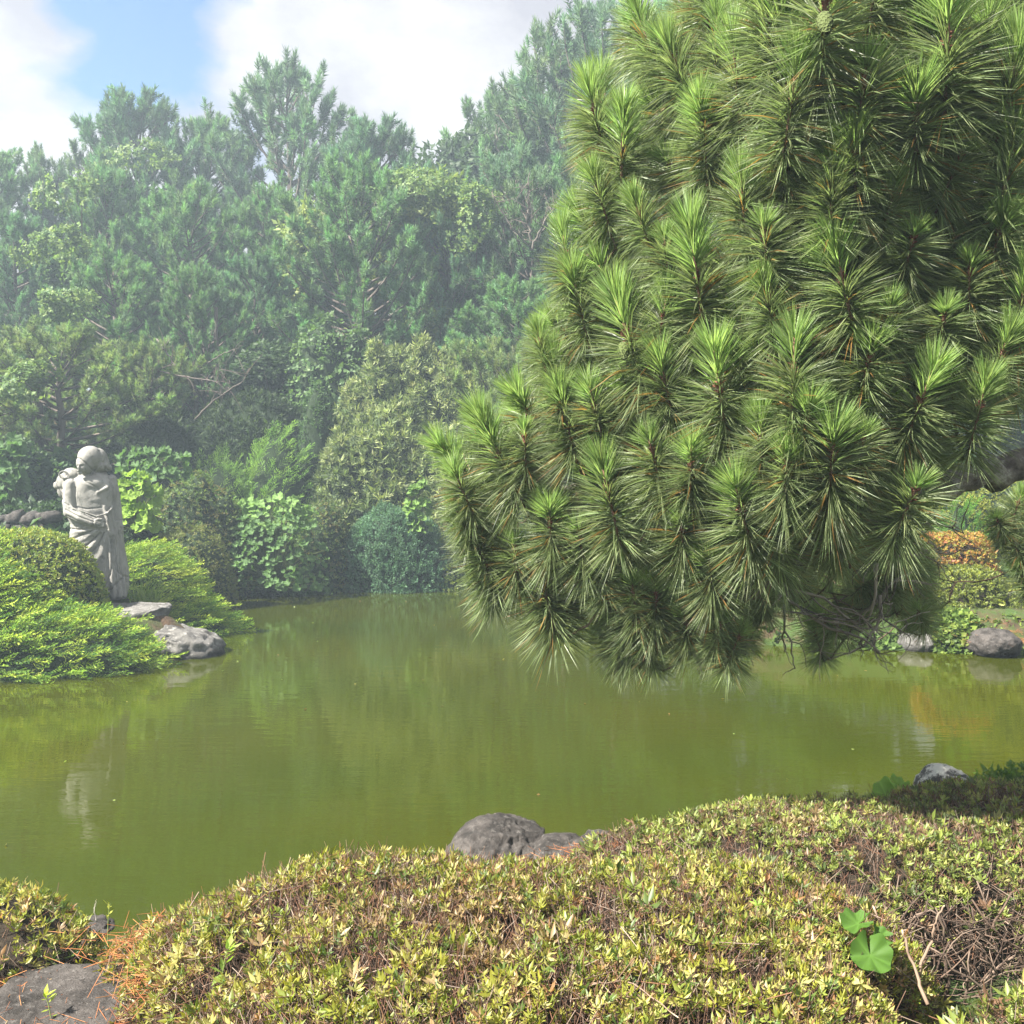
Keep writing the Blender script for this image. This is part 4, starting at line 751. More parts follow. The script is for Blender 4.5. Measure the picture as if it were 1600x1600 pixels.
T = [ # model, label, px, ytop, D, width px
 (PINES[5], 'tall many-spired pine, highest on the skyline left of centre', 437, 104, 31, 250, .3),
 (PINES[2], 'dark pine with pointed tips on the skyline left of the tallest one', 222, 140, 31, 170, 1.1),
 (PINES[0], 'pine crown filling the notch between the two left skyline pines', 318, 186, 31.5, 150, 2.0),
 (PINES[3], 'low skyline pine with thin spiky tips near the left edge', 75, 236, 30.5, 190, .5),
 (PINES[1], 'dark pine cut by the left edge of the picture on the skyline', -12, 242, 29, 170, 2.6),
 (PINES[3], 'small thin pine between left edge pines and the pointed skyline pine', 145, 218, 31, 120, 4.1),
 (BROADS[1], 'yellow-green broadleaf crown on the skyline right of the tallest pine', 660, 205, 25.2, 210, .2),
 (BROADS[1], 'yellowish broadleaf crown tucked under the many-spired pine', 490, 255, 25.3, 160, 1.2),
 (PINES[2], 'slim pine with a single upright spire against the cloud', 597, 184, 29, 110, .9),
 (BROADS[2], 'dark broadleaf treetop on the skyline left of the bare-tipped pine', 742, 142, 30.5, 90, 2.2),
 (PINES[0], 'dense skyline pine right of the dark broadleaf treetop', 805, 135, 31, 105, 3.3),
 (PINES[3], 'sparse pine with bare spreading tips high against the cloud', 868, 45, 29, 120, .7),
 (PINES[5], 'thin skyline pine half hidden by the near pine foliage', 972, 8, 28, 105, 2.4),
 (PINES[1], 'tall pine behind the near pine top right of the sky', 1125, -60, 27, 150, .1),
 (PINES[1], 'big blue-green pine in the middle of the slope behind the statue', 300, 300, 25.5, 260, 1.7),
 (PINES[0], 'blue-green pine high on the slope above the left pines', 160, 270, 26.5, 220, .4),
 (BROADS[0], 'fresh green climber covered tree low between the left slope pines', 115, 330, 24.6, 170, 3.0),
 (PINES[2], 'pine on the left slope reaching in from the left edge', 20, 330, 24.5, 200, 5.0),
 (PINES[0], 'slope pine straight below the many-spired skyline pine', 420, 290, 26.3, 200, 2.9),
 (PINES[1], 'full light blue-green pine in the centre with tiered boughs', 560, 262, 24.0, 270, 3.8),
 (PINES[2], 'pine with upright brush tips right of the tiered centre pine', 700, 290, 24.6, 190, 5.3),
 (PINES[5], 'slope pine with candle tips below the bare-tipped skyline pine', 800, 235, 25.5, 200, 1.4),
 (PINES[3], 'half dead pine with pale bare forked branches on the slope', 835, 265, 23.8, 180, 4.6),
 (PINES[0], 'pine behind the left fringe of the near pine high on the slope', 900, 235, 25.0, 170, .8),
 (PINES[1], 'olive pine with dense short boughs beside the near pine fringe', 815, 440, 21.6, 230, 2.2),
 (PINES[4], 'low olive pine sweeping down above the pale shrubs', 775, 560, 20.4, 230, .6),
 (PINES[2], 'pine filling the slope between statue pine and tiered pine', 395, 395, 23.4, 190, 3.6),
 (PINES[0], 'mid slope pine with reddish trunk seen above the dead branches', 318, 420, 22.0, 190, 4.9),
 (PINES[1], 'left slope pine with drooping full boughs above the low left pine', 180, 400, 22.4, 230, 1.2),
 (BROADS[0], 'leafy vine covered tree on the left slope above the low pine', 60, 470, 22.0, 170, 2.5),
 (PINES[4], 'low wide pine with sunlit flat boughs right behind the statue', 85, 535, 19.2, 300, 3.1),
 (PINES[4], 'low pine bough mass at the left edge over the stone wall', -40, 575, 18.6, 200, 1.0),
 (PINES[4], 'small pine in shade between the low left pine and dead branches', 240, 560, 20.6, 150, 5.5),
 (BROADS[2], 'dark glossy broadleaf tree in the shaded hollow of the slope', 430, 500, 21.8, 220, 1.9),
 (BROADS[2], 'dark broadleaf tree deep in shade behind the red trunked pine', 270, 520, 22.6, 200, 3.9),
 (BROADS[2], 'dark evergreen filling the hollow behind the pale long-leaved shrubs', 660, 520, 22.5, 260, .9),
 (PINES[0], 'pine hidden mostly behind the near pine on the central slope', 960, 360, 22.5, 240, 2.1),
 (BROADS[0], 'green broadleaf tree seen through gaps of the near pine', 1080, 520, 20.5, 280, 4.4),
 (BROADS[0], 'green broadleaf tree behind the lower right of the near pine', 1290, 560, 18.5, 300, 1.3),
 (PINES[1], 'tall slope pine behind the upper right of the near pine', 1250, 150, 24.0, 330, 3.5),
 (PINES[0], 'tall slope pine at the right edge behind the near pine', 1480, 170, 24.0, 330, .2),
 (BROADS[2], 'dark broadleaf tree above the clipped hedge at the right edge', 1540, 470, 18.5, 320, 2.7),
 (BROADS[0], 'fresh green tree standing outside the right edge', 1720, 430, 19.0, 320, 5.7),
 (PINES[2], 'small olive pine in front of the shaded hollow right of centre', 880, 590, 19.6, 170, 3.0),
]
for a in T: tree(*a)
# climbers: sunlit leaf clusters caught on the slope trees
def climber(label, px, py, D, wpx, hpx, n, cols, seed, sc=1.0):
    sc *= .8; n = int(n * 1.5); r = np.random.default_rng(seed); c = at(px, py, D); t = thing('climbing_vine', label, 'vine', tuple(c)); w_, h_ = wpx * D / FPX / 2, hpx * D / FPX / 2
    q = nz(r.normal(0, 1, (n, 3))) * r.uniform(.3, 1, (n, 1)) ** .5 * [w_, .7, h_]; q += fbm(q, 1.3, 3, seed)[:, None] * .35; q = q[fbm(q + seed, 2.0, 3, seed + 5) > -.15]; k = len(q)
    v, f, c_ = mixed(IVY, frames(nz(q / [w_, .7, h_] + [0, -.3, .6] + r.normal(0, .4, (k, 3)))), q, sc * r.uniform(.7, 1.3, k), palette(k, cols, [1] * len(cols), .2))
    link('leaves', make_mesh('leaves', v, f, c_, [M_LEAF]), t, kind='stuff')
    link('stem', make_mesh('stem', *tube(np.array([[0, .6, -h_ - 1], [.1, .4, 0], [0, .2, h_ * .5]]), [.012, .012, .008], 5, (.10, .075, .05)), [M_TWIG]), t)
LG = [(.17, .26, .08), (.22, .30, .09), (.12, .20, .07)]
climber('sunlit vine on the left slope below the thin skyline pines', 110, 300, 24.0, 120, 60, 500, LG, 1, 1.3)
climber('bright vine leaves over the pine left of the statue pine', 95, 385, 22.6, 110, 50, 450, LG, 2, 1.2)
climber('vine spreading over the far left slope above the shade', 90, 480, 20.9, 90, 50, 380, LG, 3, 1.1)
climber('vine crown at mid left above the big slope pine', 215, 245, 29, 130, 40, 400, LG, 4, 1.4)
climber('pale vine draping the tiered centre pine', 640, 300, 23.8, 140, 60, 480, LG, 5, 1.2)
climber('vine with small leaves right of the dark hollow', 740, 330, 23.6, 80, 110, 420, LG, 6, 1.1)
climber('vine at the foot of the low left pine boughs', 30, 610, 17.9, 90, 60, 380, LG, 7, 1.0)
# bare dead branches in the shaded hollow
def dead_limb(label, pts, D, r0, seed, n=14):
    r = np.random.default_rng(seed); P = np.array([at(x, y, D + dz)[:] for x, y, dz in pts]); base = P[0].copy(); t = np.linspace(0, 1, len(P)); tt = np.linspace(0, 1, 16); Q = np.stack([np.interp(tt, t, P[:, i]) for i in range(3)], 1); Q[1:-1] += r.normal(0, r0 * .6, (14, 3))
    ps = [tube(Q - base, np.linspace(r0, r0 * .25, 16), 5, (.13, .11, .095))]
    for k in range(n):
        i = r.integers(3, 15); d = nz(r.normal(0, 1, 3) + [0, 0, .2]) * r.uniform(.15, .6); e = Q[i] + d; ps.append(tube(bez(Q[i], (Q[i] + e) / 2 + r.normal(0, .05, 3), e, 5) - base, np.linspace(r0 * .35, r0 * .1, 5), 4, (.13, .105, .09)))
    tag(link('dead_branch', make_mesh('dead_branch', *join(ps), [M_TWIG], smooth=True), loc=tuple(base)), label, 'branch')
dead_limb('arching dead grey branch in the shaded hollow', [(305, 655, 0), (335, 625, -.2), (375, 600, -.3), (390, 575, -.3)], 19.4, .022, 1, 8)
dead_limb('bare rising branch crossing the red trunked pine', [(312, 575, 0), (345, 555, -.2), (380, 540, -.3)], 20.6, .018, 2, 5)
dead_limb('tangle of reddish bare twigs above the dark azaleas', [(245, 580, 0), (300, 590, -.2), (360, 600, -.3), (345, 630, -.2)], 19.9, .016, 3, 30)
dead_limb('slanting bare twig under the big slope pine', [(245, 530, 0), (270, 565, -.2), (290, 600, -.3)], 20.3, .02, 4, 10)
dead_limb('pale forked dead branch high on the central slope', [(830, 390, 0), (825, 330, -.3), (828, 270, -.4)], 22.9, .04, 5, 16)
dead_limb('pale dead branch leaning right beside the forked one', [(828, 390, 0), (850, 350, -.3), (875, 310, -.4)], 22.8, .035, 6, 14)
dead_limb('pale dead branch leaning left beside the forked one', [(828, 385, 0), (800, 355, -.3), (768, 300, -.4)], 22.8, .03, 7, 14)
# standing trunks
for lab, px, y0, y1, D, r0 in (('upright reddish trunk in the shaded hollow left of centre', 342, 665, 480, 21.6, .075), ('slim grey trunk beside the reddish trunk', 305, 665, 470, 21.9, .06), ('thick dark trunk behind the statue in deep shade', 62, 815, 610, 19.6, .15)):
    a, b = at(px, y0, D), at(px - 4, y1, D + .1); a.z = min(a.z, gz(a.x, a.y)) ; P = np.linspace(a, b, 8); P[1:-1] += rng.normal(0, .02, (6, 3)); base = P[0].copy()
    tag(link('tree_trunk', make_mesh('tree_trunk', *tube(P - base, np.linspace(r0 * 1.25, r0 * .5, 8), 9), [M_FARBARK], smooth=True), loc=tuple(base)), lab, 'trunk')
# undergrowth on the slope
n = 6500; X = rng.uniform(-17, 17, n); Y = rng.uniform(13, 30, n); k = pond_sd(X, Y) > .35; X, Y = X[k], Y[k]; n = len(X); P = np.stack([X, Y, ground(X, Y) + rng.uniform(0, .35, n)], 1)
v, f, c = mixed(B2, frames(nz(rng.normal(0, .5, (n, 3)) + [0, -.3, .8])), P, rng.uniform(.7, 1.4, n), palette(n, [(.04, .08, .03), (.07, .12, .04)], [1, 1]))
tag(link('undergrowth', make_mesh('undergrowth', v, f, c, [M_LEAF])), 'dark leafy undergrowth covering the slope floor', 'undergrowth', kind='stuff')

# ------------------------------------------------------------------ the near pine
TDATA = []
def tuft_model(seed, new_len=.11, old=400, new=170, ol=.185, nl=.125, spread=1.0):
    r = np.random.default_rng(seed); ps = []
    # last year's needles: a skirt spreading from the bare stem
    t = r.random(old); a = r.uniform(0, 2 * np.pi, old); th = np.radians(50 + 66 * (1 - t) * spread + r.normal(0, 10, old))
    o = np.stack([np.cos(a) * .006, np.sin(a) * .006, -.20 + .20 * t], 1); d = np.stack([np.sin(th) * np.cos(a), np.sin(th) * np.sin(a), np.cos(th)], 1)
    col = np.array([(.180, .225, .100)]) * r.uniform(.55, 1.5, (old, 1)) * r.uniform(.93, 1.07, (old, 3)); yl = r.random(old) < .04; col[yl] = np.array([(.36, .20, .06)]) * r.uniform(.7, 1.1, (yl.sum(), 1))
    ln = ol * r.uniform(.8, 1.1, old); ps.append(needle_ribbons(o, d, ln, .0034, .15, col))
    tw = nz(d + r.normal(0, .055, d.shape)); ps.append(needle_ribbons(o, tw, ln * r.uniform(.92, 1.0, old), .0031, .15, col * .95))
    # this year's needles: an upright brighter brush
    t = r.random(new) ** .8; a = r.uniform(0, 2 * np.pi, new); th = np.radians(54 - 32 * t + r.normal(0, 6, new))
    o = np.stack([np.cos(a) * .005, np.sin(a) * .005, .025 + (new_len - .01) * t], 1); d = np.stack([np.sin(th) * np.cos(a), np.sin(th) * np.sin(a), np.cos(th)], 1)
    col = np.array([(.26, .36, .13)]) * r.uniform(.65, 1.35, (new, 1)) * r.uniform(.93, 1.07, (new, 3)); ln = nl * r.uniform(.85, 1.12, new) * (1 + .15 * (1 - t))
    ps.append(needle_ribbons(o, d, ln, .0034, .03, col)); ps.append(needle_ribbons(o, nz(d + r.normal(0, .06, d.shape)), ln, .0031, .03, col * 1.05))
    nv = sum(len(p_[1]) for p_ in ps)
    # rough brown stem with bud scales and a knot of pollen cones
    ps.append(tube(np.array([[0, 0, -.22], [.002, .001, -.1], [0, 0, 0], [0, 0, new_len]]), [.0055, .006, .0065, .0035], 6, (.17, .095, .065)))
    m = 46; z = r.uniform(-.02, .035, m); a = r.uniform(0, 6.28, m); A = np.stack([np.cos(a) * .004, np.sin(a) * .004, z], 1); d = nz(np.stack([np.cos(a), np.sin(a), r.uniform(.2, .9, m)], 1)); ps.append(sticks(A, A + d * r.uniform(.008, .02, (m, 1)), .0028, .0014, palette(m, [(.26, .10, .07), (.19, .08, .05)], [1, 1])))
    v, f, c = join(ps); mi = np.zeros(len(f), int); mi[nv:] = 1
    keep_ = np.ones(len(f), bool); keep_[old * 3: old * 6] = False; keep_[old * 6 + new * 3: old * 6 + new * 6] = False; TDATA.append((v, f[keep_], c)); return make_mesh('needle_tuft', v, f, c, [M_NEEDLE, M_TWIG], mi)
TUFTS = [tuft_model(0, .10), tuft_model(1, .14, new=170), tuft_model(2, .06, new=100, nl=.09), tuft_model(3, .08, spread=1.15), tuft_model(4, .18, old=320, new=250, nl=.12), tuft_model(5, .04, old=440, new=90, nl=.09), tuft_model(6, .12, new=150, spread=.85)]
OLDT = [2, 5, 3]
HERO = [ # px, py of the knot, apparent width px, tuft model, lean x, lean toward camera
 (1300, 715, 200, 3, 0, .35), (1437, 632, 178, 1, 0, .2), (1530, 640, 155, 0, .05, .2), (1160, 800, 195, 0, -.15, .3), (1240, 585, 190, 6, 0, .15), (1357, 565, 175, 3, 0, .3), (1125, 612, 195, 1, -.1, .2), (983, 530, 195, 1, -.1, .1),
 (1090, 440, 200, 4, -.15, .1), (1317, 440, 200, 1, -.05, .15), (1475, 500, 155, 5, 0, .6), (1425, 380, 160, 5, 0, .5), (1390, 318, 120, 0, .1, .1), (1577, 250, 220, 4, 0, .05), (1515, 430, 150, 2, 0, .4), (885, 655, 155, 1, 0, .1),
 (782, 715, 165, 4, -.12, .05), (950, 770, 175, 0, 0, .2), (1020, 710, 160, 2, -.1, .3), (850, 915, 165, 3, -.2, .25), (745, 850, 150, 0, -.2, .1), (805, 860, 130, 5, -.1, .4), (1065, 830, 155, 2, 0, .6), (1228, 735, 150, 3, .1, .3),
 (1425, 775, 185, 5, .1, .45), (965, 985, 115, 0, -.3, .1), (1072, 972, 110, 3, 0, .3), (945, 1000, 95, 5, -.6, .1), (1152, 1000, 100, 2, .2, .1), (870, 590, 120, 1, 0, 0), (820, 690, 130, 2, -.1, .1), (1000, 340, 120, 0, -.1, 0),
 (885, 400, 120, 1, -.1, 0), (1200, 475, 145, 0, 0, .1), (1110, 890, 150, 3, .1, .3), (990, 925, 130, 5, -.1, .3), (935, 890, 120, 2, -.2, .2), (1150, 120, 175, 1, 0, .1), (1098, 205, 170, 6, -.1, .2), (972, 240, 160, 4, -.1, .1),
 (1288, 22, 250, 3, 0, .4), (1480, 70, 260, 1, 0, .2), (1432, 190, 240, 3, -.1, .4), (1238, 150, 185, 6, 0, .2), (1055, 100, 170, 0, -.1, .1), (930, 180, 150, 1, -.15, .05), (1300, 300, 170, 4, 0, .1), (1195, 370, 170, 5, 0, .3),
 (1562, 560, 150, 0, .1, .2), (1595, 480, 160, 1, .1, .1), (1335, 250, 180, 3, 0, .2), (720, 760, 120, 0, -.4, .05), (715, 800, 110, 2, -.3, 0), (760, 890, 130, 5, -.3, .1), (1025, 935, 130, 3, 0, .2), (860, 820, 150, 3, -.1, .3), (905, 840, 140, 5, -.1, .4),
 (1350, 690, 140, 5, .1, .3), (1190, 690, 150, 0, 0, .2), (1080, 730, 150, 6, 0, .2), (1040, 600, 150, 0, -.1, .1), (930, 640, 140, 6, -.1, .1), (1390, 500, 150, 2, 0, .3), (1260, 660, 150, 3, 0, .4), (1500, 250, 150, 5, .1, .3), (1560, 370, 160, 3, .1, .4),
 (1010, 60, 150, 4, -.1, 0), (935, 300, 130, 0, -.15, 0), (905, 470, 130, 1, -.1, 0), (845, 540, 110, 0, -.1, 0), (1035, 500, 140, 1, 0, .1), (1160, 310, 150, 0, 0, .1), (1040, 390, 140, 2, 0, .2), (1350, 130, 220, 5, 0, .4), (1580, 130, 200, 0, .1, .2), (1200, 30, 200, 4, 0, .1),
 (1125, 980, 95, 5, .1, .3), (1010, 1000, 90, 3, -.2, .2)]
OUT = [(1010, -60), (960, 60), (905, 150), (895, 230), (950, 330), (880, 370), (860, 500), (810, 555), (800, 640), (735, 660), (695, 740), (700, 850), (760, 925), (830, 960), (920, 985), (960, 985), (1060, 975), (1170, 985), (1200, 965), (1300, 880), (1330, 790), (1430, 740), (1450, 640), (1640, 600), (1660, -60)]
def inside(x, y, poly):
    c = False; j = len(poly) - 1
    for i in range(len(poly)):
        if (poly[i][1] > y) != (poly[j][1] > y) and x < (poly[j][0] - poly[i][0]) * (y - poly[i][1]) / (poly[j][1] - poly[i][1]) + poly[i][0]: c = not c
        j = i
    return c
def Dmap(px, py):
    return 3.05 + .0016 * max(0, 1250 - px) + .0016 * max(0, py - 780) - .15 * (1 - min(1, max(0, py) / 330)) * min(1, max(0, (px - 1050) / 200)) + .35 * (1 - min(1, max(0, py) / 330)) * (1 - min(1, max(0, (px - 1050) / 200)))
W0 = .41                                       # full spread of a tuft at scale 1
shoots = []
for (x, y, wpx, m, lx, ly) in HERO:
    D = Dmap(x, y); s = wpx * D / FPX / W0; s = min(max(s, .62), 1.12); shoots.append((at(x, y, D), s, m, lx, ly, 0))
pts = [(h[0], h[1], 0) for h in HERO]; tries = 0
for layer, gap, cnt in ((.18, 54, 96), (.5, 60, 88), (.95, 66, 70)):
    got = []; tries = 0
    while len(got) < cnt and tries < 6000:
        tries += 1; x, y = random.uniform(690, 1660), random.uniform(-60, 1010)
        if not inside(x, y, OUT): continue
        if any((x - a) ** 2 + (y - b) ** 2 < gap ** 2 for a, b in got): continue
        if 1130 < x < 1340 and 850 < y < 965: continue
        if layer < .7 and any((x - a) ** 2 + (y - b) ** 2 < c_ * c_ for a, b, c_ in ((1130, 325, 80), (1245, 400, 60), (1460, 275, 60), (1020, 310, 45), (1210, 520, 40), (840, 600, 35), (1000, 840, 40), (1380, 560, 40))): continue
        # keep in from the outline in the deeper layers
        if not (inside(x - 12 - 25 * layer, y, OUT) and inside(x, y + 35, OUT)): continue
        got.append((x, y)); D = Dmap(x, y) + layer + random.uniform(-.1, .15); s = random.uniform(.62, 1.05) * (.82 if y > 900 else 1)
        shoots.append((at(x, y, D), s, random.choice([0, 1, 2, 3, 4, 5, 6, 3, 5]), random.uniform(-.75, .45), random.uniform(-.15, .75), 1 if layer < .9 else 2))
for k in range(112):                            # small shaded shoots on the low far side of the tree
    x = random.uniform(1040, 1450) if k < 62 else random.uniform(1170, 1455); y = random.uniform(850, 955 + 28 * math.sin(x * .045) + random.uniform(-10, 22)); shoots.append((at(x, y, random.uniform(3.9, 4.8) if x < 1200 else random.uniform(4.4, 5.8)), random.uniform(.42, .7), random.choice([0, 2, 3, 5]), random.uniform(-.7, .7), random.uniform(-.1, .6), 2))
for (x, y) in ((1585, 850), (1560, 815), (1600, 905), (1625, 870), (1590, 790)): shoots.append((at(x, y, 5.4), .72, random.choice([0, 1, 5]), -.15, .2, 1))
LIMBS = [ # pixel, distance, radius
 [(2010, 760, 4.2, .17), (1800, 690, 4.1, .085), (1600, 722, 3.9, .062), (1460, 764, 3.8, .055), (1330, 820, 3.7, .05), (1250, 866, 3.62, .042), (1180, 918, 3.6, .036), (1110, 962, 3.8, .024), (1000, 985, 4.2, .012)],
 [(1330, 812, 3.95, .035), (1180, 740, 3.9, .028), (1020, 740, 4.1, .022), (900, 760, 4.2, .016), (800, 790, 4.25, .010)],
 [(2000, 420, 4.3, .13), (1800, 470, 4.2, .06), (1600, 500, 4.1, .05), (1400, 560, 3.95, .042), (1200, 600, 4.0, .034), (1060, 620, 4.2, .022), (920, 600, 4.4, .012)],
 [(1985, 120, 4.4, .11), (1780, 170, 4.0, .055), (1560, 185, 3.75, .05), (1400, 225, 3.7, .045), (1250, 250, 3.85, .034), (1120, 290, 4.1, .022), (990, 330, 4.3, .012)],
 [(1975, -150, 4.4, .10), (1700, -60, 4.0, .05), (1450, -20, 3.6, .04), (1250, 40, 3.7, .03), (1080, 120, 4.1, .018), (980, 180, 4.3, .010)],
 [(1985, 800, 4.5, .05), (1800, 800, 4.9, .03), (1680, 835, 5.3, .02), (1615, 862, 5.4, .012)],
 [(1400, 560, 3.95, .03), (1300, 420, 3.9, .024), (1180, 380, 4.0, .018), (1060, 430, 4.2, .010)],
]
nodes = []; nr = []; paths = []
for lb in LIMBS:
    P = np.array([at(a, b, c)[:] for a, b, c, d in lb]); rr = np.array([d for *_, d in lb]); t = np.arange(len(P)); tt = np.linspace(0, len(P) - 1, (len(P) - 1) * 7 + 1)
    Q = np.stack([np.interp(tt, t, P[:, i]) for i in range(3)], 1)
    for _ in range(2): Q[1:-1] = (Q[:-2] + 2 * Q[1:-1] + Q[2:]) / 4
    q = np.interp(tt, t, rr); Q[1:-1] += rng.normal(0, 1, (len(Q) - 2, 3)) * q[1:-1, None] * .13; paths.append((Q, q * (1 + rng.normal(0, .05, len(q))), 9))
    for a, b in zip(Q, q):
        if a[0] < 3.05: nodes.append(a); nr.append(b)
troot = Vector((3.30, 4.35, gz(3.3, 4.35)))
tp = np.array([troot[:], at(1995, 760, 4.25)[:], at(2000, 420, 4.35)[:], at(1985, 120, 4.4)[:], at(1960, -150, 4.4)[:], at(1930, -420, 4.3)[:]]); tp[0, 2] -= .1
hero = thing('pine_tree', 'near Japanese black pine with long glossy needle tufts leaning over the pond from the right', 'pine', tuple(troot)); HB = np.array(troot[:])
link('trunk', make_mesh('trunk', *tube(np.array(tp) - HB, [.24, .19, .16, .13, .11, .05], 12), [M_BARK], smooth=True), hero)
base_nodes = np.array(nodes); shoots.sort(key=lambda s_: float(np.min(np.linalg.norm(base_nodes - np.array(s_[0][:]), axis=1))))
twigs_ = []; knots = []; back = {}
for (p_, s, m, lx, ly, lay) in shoots:
    c = np.array(p_[:]); A = np.array(nodes); dd = np.linalg.norm(A - c, axis=1) + np.where(A[:, 0] < c[0] - .03, .35, 0) + np.where(A[:, 2] > c[2] + .03, .15, 0) + np.where(np.linalg.norm(A - c, axis=1) < .16, 1.0, 0)
    j = int(np.argmin(dd)); o_ = A[j]; out_ = nz((c - o_) * [1, 1, .3])
    ax = nz(np.array([lx, -ly, 1.0]) + out_ * (.22 if lay == 0 else .45) + rng.normal(0, .11 if lay == 0 else .17, 3))
    st_ = c - ax * .17 * s; ln = np.linalg.norm(st_ - o_); P = bez(o_, st_ - ax * ln * .35 - np.array([0, 0, .05 * ln]), st_, 9); P[1:-1] += rng.normal(0, .006, (7, 3)); r0 = min(nr[j] * .8, .0075 + .008 * ln)
    twigs_.append(tube(P - HB, np.linspace(r0, .0055 * s, 9), 6, (.10, .068, .05)))
    for k in range(2, 8): nodes.append(P[k]); nr.append(r0 + (.0055 - r0) * k / 8)
    q_ = Vector(ax).to_track_quat('Z', 'Y') @ Matrix.Rotation(random.uniform(0, 6.28), 3, 'Z').to_quaternion(); knots.append((c, ax, s))
    if lay == 2: back.setdefault(m, []).append((np.array(q_.to_matrix()), c - HB, s)); continue
    o = link('needle_tuft', TUFTS[m], hero, loc=tuple(c - HB)); o.rotation_mode = 'QUATERNION'; o.rotation_quaternion = q_; o.scale = (s, s, s * random.uniform(.9, 1.1))
ps_ = []
for m, L_ in back.items():
    ps_.append(scatter(TDATA[m], np.array([a[0] for a in L_]), np.array([a[1] for a in L_]), np.array([a[2] for a in L_]), np.ones((len(L_), 3))))
link('needles', make_mesh('needles', *join(ps_), [M_NEEDLE]), hero, kind='stuff')
v, f, c = join(twigs_); link('twigs', make_mesh('twigs', v, f, c, [M_TWIG], smooth=True), hero, kind='stuff')
for Q, q, sd in paths: link('branch', make_mesh('branch', *tube(Q - HB, q, sd), [M_BARK], smooth=True), hero)
# gnarled dead twigs hanging under the low limb
ps = []; r = np.random.default_rng(77)
def gnarl(p0, d, ln, rad, depth):
    n_ = 7; P = [p0]; d = nz(d)
    for i in range(n_): d = nz(d + r.normal(0, .24, 3) + [0, 0, -.04]); P.append(P[-1] + d * ln / n_)
    P = np.array(P); ps.append(tube(P - HB, np.linspace(rad, rad * .5, n_ + 1), 5, np.array([.19, .165, .14]) * r.uniform(.45, 1.8)))
    if depth:
        for k in range(r.integers(2, 5)): i = r.integers(2, n_ + 1); gnarl(P[i], d + r.normal(0, .9, 3), ln * r.uniform(.5, .8), rad * .55, depth - 1)
for (x, y, D, dx, dz, ln) in ((1310, 840, 4.0, .6, -.5, .30), (1345, 865, 4.1, .8, .1, .35), (1370, 880, 4.2, .2, -1, .30), (1375, 930, 4.2, -.1, -1, .25), (1210, 905, 4.2, .8, -.4, .40), (1190, 925, 4.2, .6, -.2, .55), (1240, 880, 4.1, -.2, -1, .3), (1340, 960, 4.4, .6, .3, .3), (1400, 870, 4.3, .9, .1, .2), (1150, 960, 4.4, -.3, -.8, .25), (1130, 900, 4.4, -.6, -.3, .3), (1060, 1000, 4.6, .5, -.5, .15), (1110, 890, 4.3, .5, -1, .25)):
    gnarl(np.array(at(x, y, D)[:]), np.array([dx, -.1, dz]), ln, .0085, 2)
gp = join(ps); link('dead_twigs', make_mesh('dead_twigs', *gp, [M_TWIG], smooth=True), hero, kind='stuff')
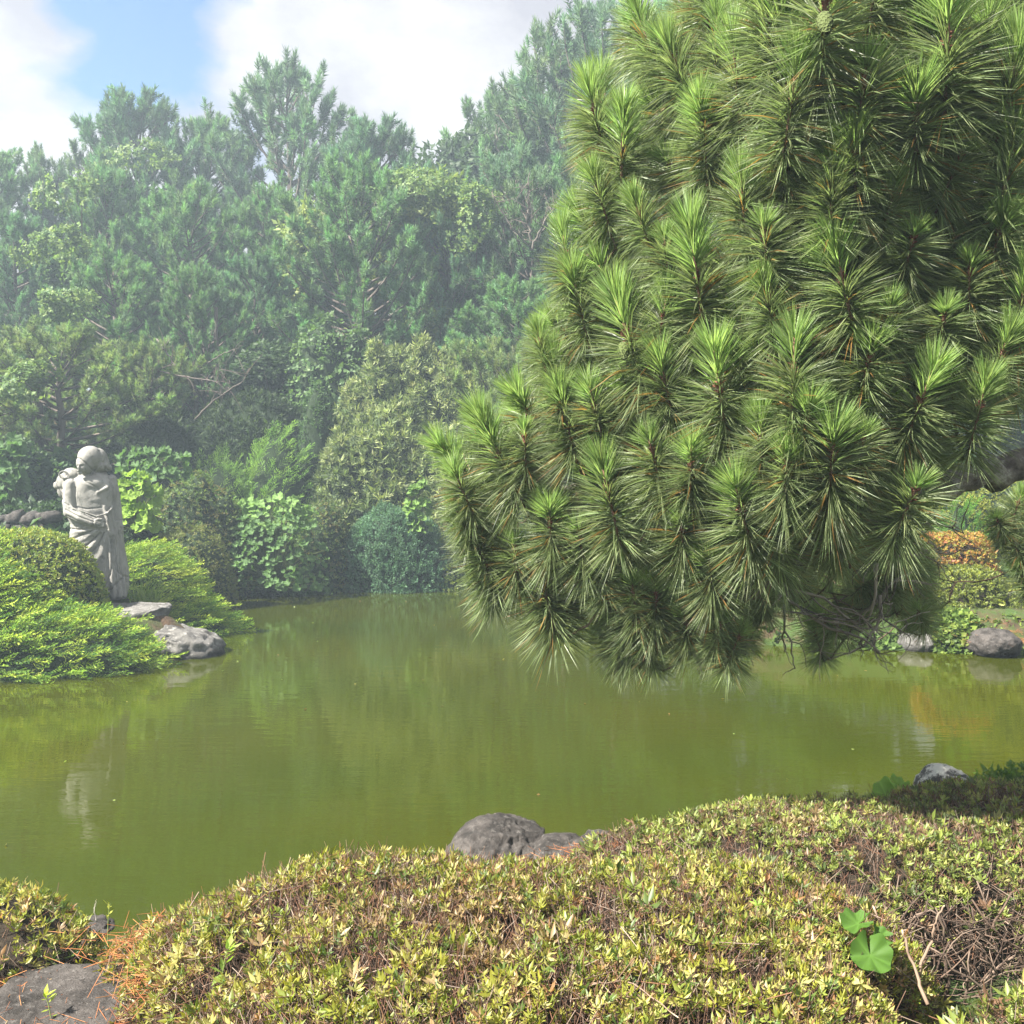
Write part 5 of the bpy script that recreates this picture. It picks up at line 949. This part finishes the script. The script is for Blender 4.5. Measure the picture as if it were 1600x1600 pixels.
# cones
def cone_mesh(col, ln=.05, rad=.021, open_=1.0):
    parts = []; n_ = 70; scale_ = (np.array([(0, 0, 0), (-.006, .001, .007), (.006, .001, .007), (-.0045, .005, .013), (.0045, .005, .013)]), np.array([(0, 2, 1), (1, 2, 4), (1, 4, 3)]), np.array([[.8] * 3, [1] * 3, [1] * 3, [1.3] * 3, [1.3] * 3]))
    k = np.arange(n_); t = (k + .5) / n_; a = k * 2.39996; rr = rad * np.sin(np.pi * (t * .82 + .14)) ** .7 * .72; P = np.stack([rr * np.cos(a), rr * np.sin(a), ln * t], 1)
    d = nz(np.stack([np.cos(a) * open_, np.sin(a) * open_, .3 + .9 * t], 1)); x = nz(np.stack([-np.sin(a), np.cos(a), 0 * a], 1)); y = np.cross(d, x); M = np.stack([x, y, d], 2)
    parts.append(scatter(scale_, M, P, 1.0, np.tile(col, (n_, 1)))); tt = np.linspace(0, 1, 8); parts.append(tube(np.stack([0 * tt, 0 * tt, ln * tt], 1), rad * .85 * np.sin(np.pi * (tt * .84 + .12)) ** .7, 10, np.array(col) * .6)); return make_mesh('pine_cone', *join(parts), [M_TWIG])
CB = cone_mesh((.060, .038, .026)); CG = cone_mesh((.075, .095, .032), .045, .017, .4)
for (x, y, D, me, sc_) in ((1006, 870, 4.45, CB, 1.2), (962, 902, 4.6, CB, 1.15), (1048, 1012, 4.5, CB, 1.0), (1127, 1000, 4.35, CB, 1.1), (1120, 985, 4.4, CB, 1.1), (1142, 1010, 4.35, CB, 1.2), (1137, 995, 4.3, CB, 1.2), (1183, 957, 4.3, CB, 1), (1108, 998, 4.4, CB, 1), (1445, 245, 3.7, CB, 1.2), (1185, 235, 3.9, CB, 1.2), (1078, 262, 4.0, CB, 1.1), (1505, 205, 3.7, CB, 1.2), (972, 536, 3.42, CG, 1.25), (1286, 22, 2.5, CG, 1.25), (1035, 50, 3.6, CG, 1.1), (970, 190, 3.7, CG, 1.1)):
    o = link('pine_cone', me, hero, loc=tuple(np.array(at(x, y, D)[:]) - HB)); o.rotation_euler = (random.uniform(1.8, 3.6), random.uniform(-.6, .6), random.uniform(0, 6)); o.scale = (sc_,) * 3

# ------------------------------------------------------------------ air
bm = bmesh.new(); bmesh.ops.create_cube(bm, size=1.0); me = bpy.data.meshes.new('haze'); bm.to_mesh(me); bm.free()
mh = bpy.data.materials.new('haze'); mh.use_nodes = True; t = mh.node_tree; t.nodes.clear(); o_ = N(t, 'ShaderNodeOutputMaterial'); pv = N(t, 'ShaderNodeVolumePrincipled')
pv.inputs['Color'].default_value = (.70, .86, 1.0, 1); pv.inputs['Density'].default_value = 0.0052; pv.inputs['Anisotropy'].default_value = 0.25; L(t, pv.outputs[0], o_.inputs['Volume']); me.materials.append(mh)
hz = link('haze', me, loc=(0, 150, 9.5)); hz.scale = (560, 580, 24); hz['kind'] = 'stuff'
